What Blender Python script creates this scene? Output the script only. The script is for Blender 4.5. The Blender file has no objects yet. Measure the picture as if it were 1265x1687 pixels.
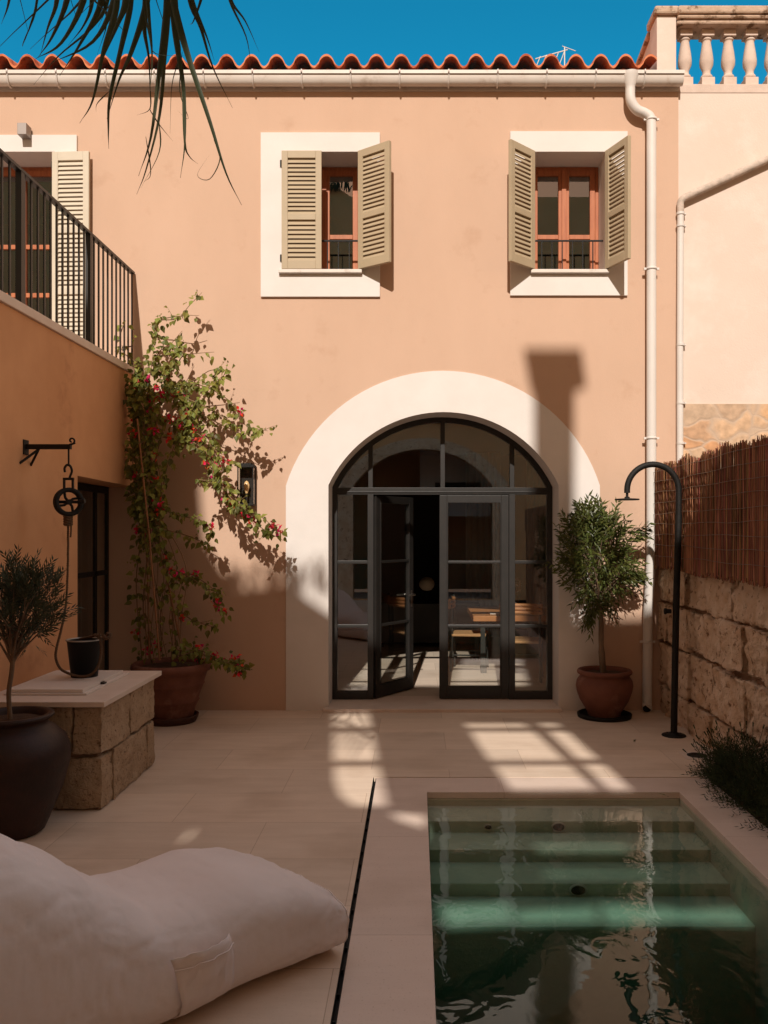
import bpy, bmesh, math, random
from math import sin, cos, pi, sqrt, radians, atan2, floor
from mathutils import Vector, Matrix, noise
from mathutils.geometry import tessellate_polygon

# ------------------------------------------------------------------ camera, world, sun
S = bpy.context.scene
COL = S.collection
F = 1400.0; CX, CY = 686.0, 876.0; H = 1.84; W, HT = 1265.0, 1687.0
D = 8.76                       # distance of the facade
SX, SZ = 0.066, 0.74           # sun travel per metre towards +Y: right, down
cam_d = bpy.data.cameras.new('camera'); cam = bpy.data.objects.new('camera', cam_d); COL.objects.link(cam)
cam.location = (0, 0, H); cam.rotation_euler = (pi/2, 0, 0)
cam_d.sensor_fit = 'VERTICAL'; cam_d.sensor_height = 36; cam_d.lens = F/HT*36
cam_d.shift_x = (W/2-CX)/HT; cam_d.shift_y = (CY-HT/2)/HT
cam_d.clip_start = .05; cam_d.clip_end = 3000
S.camera = cam

wd = bpy.data.worlds.new('World'); S.world = wd; wd.use_nodes = True
nt = wd.node_tree; nt.nodes.clear()
wo = nt.nodes.new('ShaderNodeOutputWorld'); bg = nt.nodes.new('ShaderNodeBackground')
sky = nt.nodes.new('ShaderNodeTexSky'); sky.sky_type = 'NISHITA'; sky.sun_disc = False
ELEV = atan2(SZ, sqrt(1+SX*SX))
sky.sun_elevation = ELEV; sky.sun_rotation = pi + atan2(SX, 1)
sky.air_density = 1.0; sky.dust_density = 0.3; sky.ozone_density = 1.5
tint = nt.nodes.new('ShaderNodeMix'); tint.data_type = 'RGBA'; tint.blend_type = 'MULTIPLY'
tint.inputs[0].default_value = 1
nt.links.new(sky.outputs[0], tint.inputs[6])
# the northern sky is a deep teal, the rest a warmer paler sky
geo = nt.nodes.new('ShaderNodeTexCoord'); sep = nt.nodes.new('ShaderNodeSeparateXYZ')
nt.links.new(geo.outputs['Generated'], sep.inputs[0])
mr = nt.nodes.new('ShaderNodeMapRange'); mr.inputs[1].default_value = -1; mr.inputs[2].default_value = 1
nt.links.new(sep.outputs[1], mr.inputs[0])
tc = nt.nodes.new('ShaderNodeValToRGB'); nt.links.new(mr.outputs[0], tc.inputs[0])
cr_ = tc.color_ramp; cr_.elements[0].position = .40; cr_.elements[0].color = (.90, .43, .20, 1)
cr_.elements[1].position = .872; cr_.elements[1].color = (.03, .52, .57, 1)
for ps, c_ in ((.55, (2.95, 1.8, 1.1, 1)), (.72, (2.95, 1.8, 1.1, 1))): e_ = cr_.elements.new(ps); e_.color = c_
nt.links.new(tc.outputs[0], tint.inputs[7])
nt.links.new(tint.outputs[2], bg.inputs[0]); bg.inputs[1].default_value = .15
nt.links.new(bg.outputs[0], wo.inputs[0])

sd = bpy.data.lights.new('sun', 'SUN'); sd.energy = 2.85; sd.angle = radians(.55); sd.color = (1, .925, .83)
sun = bpy.data.objects.new('sun', sd); COL.objects.link(sun)
sun.rotation_euler = Vector((SX, 1, -SZ)).to_track_quat('-Z', 'Y').to_euler()
sun.location = (-1, -15, 14)
S.view_settings.view_transform = 'Standard'; S.view_settings.look = 'None'
S.view_settings.exposure = 0.68; S.view_settings.gamma = 1
S.render.engine = 'CYCLES'
S.cycles.use_denoising = True
S.cycles.max_bounces = 10; S.cycles.diffuse_bounces = 6; S.cycles.glossy_bounces = 5
S.cycles.transparent_max_bounces = 16
S.cycles.sample_clamp_indirect = 6

# ------------------------------------------------------------------ helpers
def P(px, py, d): return Vector(((px-CX)*d/F, d, H-(py-CY)*d/F))
def G(px, py, z=0.0):
    d = (H-z)*F/(py-CY); return Vector(((px-CX)*d/F, d, z))
def FX(px, d=D): return (px-CX)*d/F
def FZ(py, d=D): return H-(py-CY)*d/F

class B:
    """collects shapes, builds ONE mesh object"""
    def __init__(s, M=None): s.v = []; s.f = []; s.M = M; s.sm = []
    def add(s, vs, fs, smooth=False):
        n = len(s.v)
        for p in vs:
            p = Vector(p); s.v.append(tuple(s.M @ p) if s.M is not None else tuple(p))
        for f in fs: s.f.append([n+i for i in f]); s.sm.append(smooth)
        return s
    def box(s, x0, x1, y0, y1, z0, z1):
        v = [(x, y, z) for x in (x0, x1) for y in (y0, y1) for z in (z0, z1)]
        return s.add(v, [(0,1,3,2), (4,6,7,5), (0,4,5,1), (2,3,7,6), (0,2,6,4), (1,5,7,3)])
    def quad(s, a, b, c, d): return s.add([a, b, c, d], [(0,1,2,3)])
    def tube(s, pts, r, n=8, caps=True, smooth=True):
        pts = [Vector(p) for p in pts]; m = len(pts)
        if not hasattr(r, '__len__'): r = [r]*m
        t = (pts[1]-pts[0]).normalized()
        up = Vector((0,0,1)) if abs(t.z) < .9 else Vector((1,0,0))
        a = t.cross(up).normalized()
        vs = []; fs = []
        for i, p in enumerate(pts):
            if i == 0: t = pts[1]-pts[0]
            elif i == m-1: t = pts[-1]-pts[-2]
            else: t = pts[i+1]-pts[i-1]
            if t.length < 1e-9: t = Vector((0,0,1))
            t.normalize(); a = (a-t*a.dot(t))
            if a.length < 1e-6: a = t.orthogonal()
            a.normalize(); b = t.cross(a)
            for k in range(n):
                an = 2*pi*k/n; vs.append(p+(a*cos(an)+b*sin(an))*r[i])
        for i in range(m-1):
            for k in range(n):
                k2 = (k+1) % n; fs.append((i*n+k, i*n+k2, (i+1)*n+k2, (i+1)*n+k))
        s.add(vs, fs, smooth)
        if caps:
            s.add(vs[:n], [tuple(range(n))[::-1]]); s.add(vs[-n:], [tuple(range(n))])
        return s
    def lathe(s, prof, c=(0,0,0), n=32, smooth=True, wob=0):
        vs = []; fs = []; m = len(prof)
        for i, (r, z) in enumerate(prof):
            for k in range(n):
                a = 2*pi*k/n; rr = r*(1+wob*noise.noise(Vector((cos(a)*1.3, sin(a)*1.3, z*3))))
                vs.append((c[0]+rr*cos(a), c[1]+rr*sin(a), c[2]+z))
        for i in range(m-1):
            for k in range(n):
                k2 = (k+1) % n; fs.append((i*n+k, i*n+k2, (i+1)*n+k2, (i+1)*n+k))
        return s.add(vs, fs, smooth)
    def prism(s, outer, holes, a0, a1, axis='y'):
        """2D polygon (with holes) extruded from a0 to a1. axis y: (x,z); axis x: (y,z); axis z: (x,y)"""
        loops = [outer]+list(holes); flat = [p for l in loops for p in l]
        tris = tessellate_polygon([[Vector((p[0], p[1], 0)) for p in l] for l in loops])
        def to(p, a):
            return {'y': (p[0], a, p[1]), 'x': (a, p[0], p[1]), 'z': (p[0], p[1], a)}[axis]
        n = len(flat); vs = [to(p, a0) for p in flat]+[to(p, a1) for p in flat]; fs = []
        for t in tris: fs.append(tuple(t)); fs.append(tuple(n+i for i in reversed(t)))
        k = 0
        for l in loops:
            m = len(l)
            for i in range(m):
                j = (i+1) % m; fs.append((k+i, k+j, n+k+j, n+k+i))
            k += m
        return s.add(vs, fs)
    def build(s, name, mat, parent=None, bevel=0, recalc=True, autosm=False):
        me = bpy.data.meshes.new(name)
        off = Vector((0,0,0)); q = parent
        while q is not None: off += q.location; q = q.parent
        me.from_pydata([tuple(Vector(v)-off) for v in s.v], [], s.f); me.update()
        me.polygons.foreach_set('use_smooth', s.sm)
        if recalc:
            bm = bmesh.new(); bm.from_mesh(me); bmesh.ops.recalc_face_normals(bm, faces=bm.faces); bm.to_mesh(me); bm.free()
        if mat: me.materials.append(mat)
        o = bpy.data.objects.new(name, me); COL.objects.link(o)
        if parent is not None: o.parent = parent
        if bevel:
            md = o.modifiers.new('bevel', 'BEVEL'); md.width = bevel; md.segments = 2; md.limit_method = 'ANGLE'; md.angle_limit = radians(40)
        return o
def tag(o, label=None, cat=None, group=None, kind=None):
    if label: o['label'] = label
    if cat: o['category'] = cat
    if group: o['group'] = group
    if kind: o['kind'] = kind
    return o
def thing(name, loc, label, cat, group=None):
    o = bpy.data.objects.new(name, None); COL.objects.link(o); o.location = loc; o.empty_display_size = .1
    return tag(o, label, cat, group)

def smoothpath(pts, k=6):
    """Catmull-Rom through points"""
    pts = [Vector(p) for p in pts]; q = [pts[0]*2-pts[1]]+pts+[pts[-1]*2-pts[-2]]; out = []
    for i in range(1, len(q)-2):
        for j in range(k):
            t = j/k; p0, p1, p2, p3 = q[i-1:i+3]
            out.append(.5*((2*p1)+(p2-p0)*t+(2*p0-5*p1+4*p2-p3)*t*t+(3*p1-p0-3*p2+p3)*t**3))
    out.append(pts[-1]); return out

# ------------------------------------------------------------------ materials
def nodes(name):
    m = bpy.data.materials.new(name); m.use_nodes = True; t = m.node_tree; t.nodes.clear()
    o = t.nodes.new('ShaderNodeOutputMaterial'); return m, t, o
def mat(name, col, rough=.8, col2=None, scale=3, detail=6, bump=0, bscale=60, spec=.3, metal=0, streak=None, col3=None, s3=20, f3=(.5,.62), bump2=0, b2scale=8, island=0, trans=0, coat=0):
    m, t, o = nodes(name); L = t.links; N = t.nodes.new
    b = N('ShaderNodeBsdfPrincipled'); b.inputs['Roughness'].default_value = rough; b.inputs['Metallic'].default_value = metal
    b.inputs['Specular IOR Level'].default_value = spec; b.inputs['Coat Weight'].default_value = coat
    tcn = N('ShaderNodeTexCoord'); src = tcn.outputs['Object']
    if streak:
        mp = N('ShaderNodeMapping'); mp.inputs['Scale'].default_value = streak; L.new(src, mp.inputs[0]); csrc = mp.outputs[0]
    else: csrc = src
    out = None
    rgb = N('ShaderNodeRGB'); rgb.outputs[0].default_value = (*col, 1); out = rgb.outputs[0]
    if col2:
        n = N('ShaderNodeTexNoise'); n.inputs['Scale'].default_value = scale; n.inputs['Detail'].default_value = detail
        n.inputs['Roughness'].default_value = .6
        L.new(csrc, n.inputs['Vector'])
        r = N('ShaderNodeMapRange'); r.inputs[1].default_value = .34; r.inputs[2].default_value = .66; L.new(n.outputs[0], r.inputs[0])
        mx = N('ShaderNodeMix'); mx.data_type = 'RGBA'; L.new(r.outputs[0], mx.inputs[0]); L.new(out, mx.inputs[6]); mx.inputs[7].default_value = (*col2, 1); out = mx.outputs[2]
    if col3:
        n = N('ShaderNodeTexNoise'); n.inputs['Scale'].default_value = s3; n.inputs['Detail'].default_value = 8; n.inputs['Roughness'].default_value = .65
        L.new(src, n.inputs['Vector'])
        r = N('ShaderNodeMapRange'); r.inputs[1].default_value = f3[0]; r.inputs[2].default_value = f3[1]; L.new(n.outputs[0], r.inputs[0])
        mx = N('ShaderNodeMix'); mx.data_type = 'RGBA'; L.new(r.outputs[0], mx.inputs[0]); L.new(out, mx.inputs[6]); mx.inputs[7].default_value = (*col3, 1); out = mx.outputs[2]
    if island:
        g = N('ShaderNodeNewGeometry'); hs = N('ShaderNodeHueSaturation')
        r = N('ShaderNodeMapRange'); r.inputs[3].default_value = 1-island; r.inputs[4].default_value = 1+island
        L.new(g.outputs['Random Per Island'], r.inputs[0]); L.new(r.outputs[0], hs.inputs['Value']); L.new(out, hs.inputs['Color'])
        r2 = N('ShaderNodeMapRange'); r2.inputs[3].default_value = .5-.03; r2.inputs[4].default_value = .5+.03
        mm = N('ShaderNodeMath'); mm.operation = 'FRACT'; m2 = N('ShaderNodeMath'); m2.operation = 'MULTIPLY'; m2.inputs[1].default_value = 17.3
        L.new(g.outputs['Random Per Island'], m2.inputs[0]); L.new(m2.outputs[0], mm.inputs[0]); L.new(mm.outputs[0], r2.inputs[0]); L.new(r2.outputs[0], hs.inputs['Hue'])
        out = hs.outputs[0]
    L.new(out, b.inputs['Base Color'])
    nrm = None
    if bump2:
        n = N('ShaderNodeTexNoise'); n.inputs['Scale'].default_value = b2scale; n.inputs['Detail'].default_value = 4; L.new(csrc, n.inputs['Vector'])
        bp = N('ShaderNodeBump'); bp.inputs['Strength'].default_value = bump2; bp.inputs['Distance'].default_value = .02; L.new(n.outputs[0], bp.inputs['Height']); nrm = bp.outputs[0]
    if bump:
        n = N('ShaderNodeTexNoise'); n.inputs['Scale'].default_value = bscale; n.inputs['Detail'].default_value = 5; n.inputs['Roughness'].default_value = .7; L.new(csrc, n.inputs['Vector'])
        bp = N('ShaderNodeBump'); bp.inputs['Strength'].default_value = bump; bp.inputs['Distance'].default_value = .01; L.new(n.outputs[0], bp.inputs['Height'])
        if nrm: L.new(nrm, bp.inputs['Normal'])
        nrm = bp.outputs[0]
    if nrm: L.new(nrm, b.inputs['Normal'])
    if trans:
        tr = N('ShaderNodeBsdfTranslucent'); L.new(out, tr.inputs[0]); mx = N('ShaderNodeMixShader'); mx.inputs[0].default_value = trans
        L.new(b.outputs[0], mx.inputs[1]); L.new(tr.outputs[0], mx.inputs[2]); L.new(mx.outputs[0], o.inputs[0])
    else: L.new(b.outputs[0], o.inputs[0])
    return m
def glassy(name, f0=.07, tintc=(.9,.92,.9), rough=0, bump=None, fmul=.93):
    m, t, o = nodes(name); L = t.links; N = t.nodes.new
    g = N('ShaderNodeNewGeometry'); dt = N('ShaderNodeVectorMath'); dt.operation = 'DOT_PRODUCT'
    L.new(g.outputs['Incoming'], dt.inputs[0])
    gl = N('ShaderNodeBsdfGlossy'); gl.inputs['Roughness'].default_value = rough; gl.inputs[0].default_value = (1,1,1,1)
    if bump:
        nv = bump(t, N, L); L.new(nv, gl.inputs['Normal']); L.new(nv, dt.inputs[1])
    else: L.new(g.outputs['Normal'], dt.inputs[1])
    def M(op, a, bv=None):
        x = N('ShaderNodeMath'); x.operation = op; L.new(a, x.inputs[0])
        if bv is not None: x.inputs[1].default_value = bv
        return x.outputs[0]
    c = M('ABSOLUTE', dt.outputs['Value']); c = M('MULTIPLY', c, -1); c = M('ADD', c, 1); c = M('POWER', c, 5); c = M('MULTIPLY', c, fmul); c = M('ADD', c, f0)
    tr = N('ShaderNodeBsdfTransparent'); tr.inputs[0].default_value = (*tintc, 1)
    mx = N('ShaderNodeMixShader'); L.new(c, mx.inputs[0]); L.new(tr.outputs[0], mx.inputs[1]); L.new(gl.outputs[0], mx.inputs[2]); L.new(mx.outputs[0], o.inputs[0])
    return m, t, o

PEACH = (.555, .375, .272)
M_plaster = mat('peach_plaster', PEACH, .95, (.59, .402, .295), 1.4, 8, bump=.16, bscale=90, bump2=.2, b2scale=3.5, spec=.1, col3=(.48,.305,.21), s3=2.6, f3=(.58,.85), streak=(1,1,.45))
M_wing = mat('ochre_plaster', (.68, .365, .195), .95, (.60, .31, .16), 1.6, 6, bump=.35, bscale=110, spec=.1, col3=(.40,.18,.09), s3=1.5, f3=(.6,.8))
M_trim = mat('white_trim', (.73, .68, .645), .85, (.68,.63,.59), 2, 7, bump=.12, bscale=70, spec=.2)
M_pale = mat('pale_plaster', (.70, .58, .50), .95, (.67, .54, .455), 1.3, 8, bump=.25, bscale=45, spec=.1, col3=(.71,.62,.545), s3=2.2, f3=(.5,.7))
M_metal = mat('black_metal', (.014, .0125, .011), .42, (.02,.017,.015), 9, 4, bump=.05, bscale=300, spec=.5)
M_iron = mat('wrought_iron', (.006, .0055, .005), .6, (.012,.009,.007), 30, 4, bump=.3, bscale=160, spec=.3)
M_shut = mat('olive_beige_paint', (.43, .34, .225), .55, (.40,.315,.205), 4, 5, spec=.35)
M_shutw = mat('cream_paint', (.60, .53, .42), .55, (.56,.49,.385), 4, 5, spec=.35)
M_wood = mat('window_wood', (.47, .155, .06), .5, (.36, .105, .04), 3, 6, streak=(12,12,1.2), spec=.4)
M_tile = mat('roof_terracotta', (.60, .17, .07), .8, (.66, .25, .12), 7, 6, bump=.25, bscale=70, col3=(.38,.085,.035), s3=6, f3=(.5,.62), spec=.2)
M_gutter = mat('cream_gutter', (.70, .64, .58), .5, (.65,.58,.52), 3, 5, spec=.35, col3=(.42,.33,.26), s3=6, f3=(.58,.8))
M_pipe = mat('white_pipe', (.70, .65, .61), .5, (.65,.60,.555), 3, 5, spec=.35)
M_oldpipe = mat('weathered_pipe', (.62, .50, .42), .85, (.40,.33,.27), 14, 8, bump=.2, bscale=90)
M_balus = mat('balustrade_stone', (.66, .53, .45), .9, (.57,.44,.36), 6, 8, bump=.3, bscale=80)
M_cap = mat('weathered_coping', (.58, .43, .33), .95, (.46,.32,.22), 8, 8, bump=.6, bscale=60, col3=(.16,.09,.05), s3=9, f3=(.52,.62))
M_stone = mat('sandstone', (.78, .60, .45), .95, (.60, .40, .26), 4.5, 9, bump=1.0, bscale=28, col3=(.24,.13,.075), s3=16, f3=(.56,.66), bump2=.6, b2scale=9, spec=.1)
for m_ in (M_stone,):
    for n_ in m_.node_tree.nodes:
        if n_.type == 'BUMP': n_.inputs['Distance'].default_value *= 2.2
M_mortar = mat('lime_mortar', (.26, .16, .10), .95, (.36,.24,.16), 9, 6, bump=.6, bscale=50)
M_wellst = mat('marl_block', (.56, .41, .28), .95, (.44, .31, .20), 5, 9, bump=1.0, bscale=45, col3=(.19,.12,.075), s3=38, f3=(.56,.66), bump2=.5, b2scale=14, spec=.1)
for n_ in M_wellst.node_tree.nodes:
    if n_.type == 'BUMP': n_.inputs['Distance'].default_value *= 1.8
M_slab = mat('limestone_slab', (.72, .60, .52), .6, (.66,.54,.46), 6, 7, spec=.3)
M_white = mat('white_lid', (.76, .68, .62), .5, (.72,.64,.58), 5, 4, spec=.3)
M_terra = mat('terracotta_pot', (.20, .078, .05), .65, (.14, .05, .033), 5, 7, bump=.15, bscale=60, col3=(.36,.20,.14), s3=3.3, f3=(.55,.8), spec=.25)
M_urn = mat('dark_urn', (.018, .009, .007), .5, (.04, .015, .010), 4, 7, bump=.2, bscale=50, spec=.35)
M_black = mat('black_plastic', (.008, .007, .0065), .6, spec=.25)
M_soil = mat('soil', (.05, .028, .018), .98, (.09,.05,.03), 25, 8, bump=1, bscale=60)
M_bark = mat('bark', (.13, .085, .055), .9, (.22,.15,.10), 12, 8, streak=(1,1,.25), bump=.6, bscale=50)
M_stem = mat('vine_stem', (.26, .15, .08), .85, (.16,.10,.05), 12, 6)
M_cane = mat('bamboo_cane', (.34, .16, .075), .6, (.24,.11,.05), 10, 6)
M_leaf = mat('laurel_leaf', (.095, .11, .026), .42, island=.45, spec=.45, trans=.22)
M_vleaf = mat('vine_leaf', (.20, .205, .04), .5, island=.55, spec=.35, trans=.35)
M_flower = mat('bougainvillea_bract', (.75, .025, .07), .6, island=.3, trans=.35)
M_olive = mat('olive_leaf', (.05, .062, .034), .5, island=.4, spec=.4, trans=.15)
M_lav = mat('lavender_leaf', (.045, .062, .026), .7, island=.5, trans=.15)
M_palm = mat('palm_leaf', (.045, .05, .022), .5, island=.3, trans=.2)
M_rope = mat('hemp_rope', (.16, .095, .055), .9, (.10,.06,.035), 80, 4, bump=.8, bscale=120)
M_reed = mat('reed', (.34, .15, .08), .75, (.20, .08, .043), 3, 5, streak=(3,3,1), island=.7, spec=.25)
M_wire = mat('wire', (.20, .14, .10), .6)
M_bag = mat('cotton_canvas', (.84, .74, .70), .85, (.80,.70,.66), 3, 4, bump=.12, bscale=500, bump2=.5, b2scale=5, spec=.15)
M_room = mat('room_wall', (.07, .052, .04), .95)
M_dark = mat('dark_cloth', (.055, .05, .042), .95, (.07,.06,.05), 3, 3)
M_curt = mat('linen_curtain', (.36, .34, .28), .95)
M_table = mat('oak_table', (.55, .24, .09), .5, (.45,.18,.065), 3, 6, streak=(1,8,8), spec=.35)
M_seat = mat('woven_seat', (.62, .35, .17), .85, (.5,.27,.12), 60, 3, bump=.6, bscale=140)
M_chair = mat('dark_chair_wood', (.04, .042, .038), .5)
M_bulb = mat('bulb_glass', (.75, .5, .25), .2, spec=.5)
M_backw = mat('back_plaster', (.76, .43, .22), .95, (.68,.37,.18), 1.5, 5)
M_glass, _, _ = glassy('window_glass', .20, fmul=.78)
M_glass2, _, _ = glassy('thin_glass', .03, (.96,.96,.94))

# floor: large limestone slabs with hairline joints
def floor_mat(name, c1, c2, bw=1.2, bh=.6, jc=(.30,.20,.145), spk=0, rot=0):
    m, t, o = nodes(name); L = t.links; N = t.nodes.new
    b = N('ShaderNodeBsdfPrincipled'); b.inputs['Roughness'].default_value = .62; b.inputs['Specular IOR Level'].default_value = .25
    tcn = N('ShaderNodeTexCoord')
    mp = N('ShaderNodeMapping'); mp.inputs['Scale'].default_value = (.8, 5, 1); L.new(tcn.outputs['Object'], mp.inputs[0])
    n = N('ShaderNodeTexNoise'); n.inputs['Scale'].default_value = 2.2; n.inputs['Detail'].default_value = 9; n.inputs['Roughness'].default_value = .65; L.new(mp.outputs[0], n.inputs['Vector'])
    r = N('ShaderNodeMapRange'); r.inputs[1].default_value = .3; r.inputs[2].default_value = .7; L.new(n.outputs[0], r.inputs[0])
    mx = N('ShaderNodeMix'); mx.data_type = 'RGBA'; L.new(r.outputs[0], mx.inputs[0]); mx.inputs[6].default_value = (*c1, 1); mx.inputs[7].default_value = (*c2, 1)
    br = N('ShaderNodeTexBrick'); br.inputs['Scale'].default_value = 1; br.inputs['Brick Width'].default_value = bw; br.inputs['Row Height'].default_value = bh
    br.inputs['Mortar Size'].default_value = .0022; br.inputs['Mortar Smooth'].default_value = .3; br.offset = .5
    br.inputs['Color1'].default_value = (.91,.91,.91,1); br.inputs['Color2'].default_value = (1.05,1.04,1.03,1); br.inputs['Mortar'].default_value = (.66,.60,.55,1)
    mp2 = N('ShaderNodeMapping'); mp2.inputs['Location'].default_value = (.35, .02, 0); mp2.inputs['Rotation'].default_value = (0,0,rot); L.new(tcn.outputs['Object'], mp2.inputs[0]); L.new(mp2.outputs[0], br.inputs['Vector'])
    mu = N('ShaderNodeMix'); mu.data_type = 'RGBA'; mu.blend_type = 'MULTIPLY'; mu.inputs[0].default_value = 1; L.new(mx.outputs[2], mu.inputs[6]); L.new(br.outputs[0], mu.inputs[7])
    # stains
    n3 = N('ShaderNodeTexNoise'); n3.inputs['Scale'].default_value = 1.4; n3.inputs['Detail'].default_value = 7; L.new(tcn.outputs['Object'], n3.inputs['Vector'])
    r3 = N('ShaderNodeMapRange'); r3.inputs[1].default_value = .5; r3.inputs[2].default_value = .75; L.new(n3.outputs[0], r3.inputs[0])
    m3 = N('ShaderNodeMix'); m3.data_type = 'RGBA'; m3.blend_type = 'MULTIPLY'; L.new(r3.outputs[0], m3.inputs[0]); L.new(mu.outputs[2], m3.inputs[6]); m3.inputs[7].default_value = (.80,.76,.72,1)
    n4 = N('ShaderNodeTexNoise'); n4.inputs['Scale'].default_value = 90; n4.inputs['Detail'].default_value = 3; L.new(tcn.outputs['Object'], n4.inputs['Vector'])
    r4 = N('ShaderNodeMapRange'); r4.inputs[1].default_value = .62; r4.inputs[2].default_value = .72; r4.inputs[4].default_value = .35+spk; L.new(n4.outputs[0], r4.inputs[0])
    m4 = N('ShaderNodeMix'); m4.data_type = 'RGBA'; m4.blend_type = 'MULTIPLY'; L.new(r4.outputs[0], m4.inputs[0]); L.new(m3.outputs[2], m4.inputs[6]); m4.inputs[7].default_value = (.72,.66,.6,1)
    L.new(m4.outputs[2], b.inputs['Base Color'])
    bp = N('ShaderNodeBump'); bp.inputs['Strength'].default_value = .15; bp.inputs['Distance'].default_value = .005; L.new(n4.outputs[0], bp.inputs['Height']); L.new(bp.outputs[0], b.inputs['Normal'])
    L.new(b.outputs[0], o.inputs[0]); return m
M_floor = floor_mat('patio_limestone', (.76, .62, .50), (.67, .53, .415))
M_cope = floor_mat('coping_limestone', (.76, .62, .53), (.71, .57, .485), 30, 1.25, spk=.3)
M_infloor = floor_mat('indoor_floor', (.66, .55, .45), (.58, .47, .38))

# ------------------------------------------------------------------ setting: ground, patio, coping, pool
b = B(); b.prism([(-60,-60),(60,-60),(60,90),(-60,90)], [[(-.1,1.0),(2.1,1.0),(2.1,6.3),(-.1,6.3)]], -.12, -.10, 'z')
tag(b.build('ground', M_soil), kind='structure')
b = B(); b.prism([(-3.6,-7.5),(2.6,-7.5),(2.6,1.2),(-.323,1.2),(-.323,6.375),(2.18,6.375),(2.18,6.56),(2.6,6.56),(2.6,D+.005),(-3.6,D+.005)], [], -.05, 0, 'z')
tag(b.build('paving', M_floor), kind='structure')
pool = thing('plunge_pool', (.97, 3.9, 0), 'small sunken plunge pool with green water, underwater steps and a limestone edge', 'pool')
PX0, PX1, PY0, PY1 = .074, 1.86, 1.6, 6.01
b = B(); b.prism([(-.30,1.22),(2.18,1.22),(2.18,6.363),(-.30,6.363)], [[(PX0,PY0),(PX1,PY0),(PX1,PY1),(PX0,PY1)]], -.045, -.001, 'z')
b.build('coping', M_cope, pool, bevel=.003)
b = B(); b.box(-.323,-.30,1.2,6.375,-.06,-.035); b.box(-.30,2.18,6.363,6.375,-.06,-.03); 
b.build('drain_channel', M_black, pool)
b = B()
b.box(-.3225,-.3195,1.21,6.374,-.034,-.004); b.box(-.3045,-.3015,1.21,6.36,-.034,-.004)
for i in range(26):
    y = 1.5+i*.19; b.box(-.320,-.304,y,y+.006,-.034,-.012)
b.box(-.3205,-.3035,1.21,6.36,-.034,-.030); b.build('grating', M_black, pool)
b = B(); b.box(2.183,2.47,1.2,6.555,-.09,-.02)
tag(b.build('soil', M_soil), kind='structure')
# pool shell: walls, four steps, floor (as they look through the water)
M_pool = mat('pool_plaster', (.54, .50, .39), .8, (.45,.42,.33), 5, 8, col3=(.36,.35,.27), s3=9, f3=(.55,.8), bump=.2, bscale=50)
b = B(); zb = -1.0
b.box(PX0-.15,PX0-.001,PY0-.15,PY1+.15,zb,-.046); b.box(PX1+.001,PX1+.15,PY0-.15,PY1+.15,zb,-.046)
b.box(PX0-.001,PX1+.001,PY1+.001,PY1+.15,zb,-.046); b.box(PX0-.001,PX1+.001,PY0-.15,PY0-.001,zb,-.046); b.box(PX0-.15,PX1+.15,PY0-.15,PY1+.15,zb-.1,zb)
for z, y in ((-.097,5.69),(-.172,5.38),(-.250,5.05),(-.325,4.667)):
    b.box(PX0-.003,PX1+.003,y,PY1+.003,zb+.001,z)
b.build('basin', M_pool, pool, bevel=.006)
# water body
def wbump(t, N, L):
    tc_ = N('ShaderNodeTexCoord')
    mp = N('ShaderNodeMapping'); mp.inputs['Scale'].default_value = (1, .75, 1); L.new(tc_.outputs['Object'], mp.inputs[0])
    n1 = N('ShaderNodeTexNoise'); n1.inputs['Scale'].default_value = 7; n1.inputs['Detail'].default_value = 2.2; n1.inputs['Distortion'].default_value = .8; L.new(mp.outputs[0], n1.inputs['Vector'])
    n2 = N('ShaderNodeTexNoise'); n2.inputs['Scale'].default_value = 1.1; n2.inputs['Detail'].default_value = 1; L.new(tc_.outputs['Object'], n2.inputs['Vector'])
    r = N('ShaderNodeMapRange'); r.inputs[1].default_value = .38; r.inputs[2].default_value = .62; r.inputs[3].default_value = .2; r.inputs[4].default_value = 1; L.new(n2.outputs[0], r.inputs[0])
    mm = N('ShaderNodeMath'); mm.operation = 'MULTIPLY'; L.new(n1.outputs[0], mm.inputs[0]); L.new(r.outputs[0], mm.inputs[1])
    bp = N('ShaderNodeBump'); bp.inputs['Strength'].default_value = .55; bp.inputs['Distance'].default_value = .0075; L.new(mm.outputs[0], bp.inputs['Height'])
    return bp.outputs[0]
M_water, t_, o_ = glassy('pool_water', .03, (.97,1,.98), 0, wbump, 1.25)
va = t_.nodes.new('ShaderNodeVolumeAbsorption'); va.inputs[0].default_value = (.03, .54, .50, 1); va.inputs[1].default_value = 1.3
t_.links.new(va.outputs[0], o_.inputs['Volume'])
b = B(); b.box(PX0-.03,PX1+.03,PY0-.03,PY1+.03,zb-.02,-.058)
tag(b.build('pool_water', M_water), kind='structure')
for i, (px, py, yy, r, lb) in enumerate(((804,1360,5.69,.028,'smallest round pool light, on the top step riser'),(920,1361,5.69,.05,'larger round pool light sharing the top step riser with the smallest one'),(952,1468,5.05,.055,'round pool light on the third step riser under water'))):
    p = P(px, py, yy); p.z = {5.69:-.136, 5.05:-.288}[yy]
    o = thing('pool_light', (p.x, yy, p.z), lb, 'pool light', 'underwater lights in the pool steps')
    k = B(Matrix.Translation((p.x, yy, p.z)) @ Matrix.Rotation(pi/2, 4, 'X') @ Matrix.Diagonal((1, .66, 1, 1)))
    k.lathe([(r*.78,.0),(r,.0),(r,.010),(r*.85,.014),(r*.78,.012)], n=24); k.build('rim', M_oldpipe, o)
    k = B(Matrix.Translation((p.x, yy, p.z)) @ Matrix.Rotation(pi/2, 4, 'X') @ Matrix.Diagonal((1, .66, 1, 1))); k.lathe([(0.0001,.009),(r*.5,.008),(r*.78,.004)], n=24); k.build('lens', M_black, o)

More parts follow.
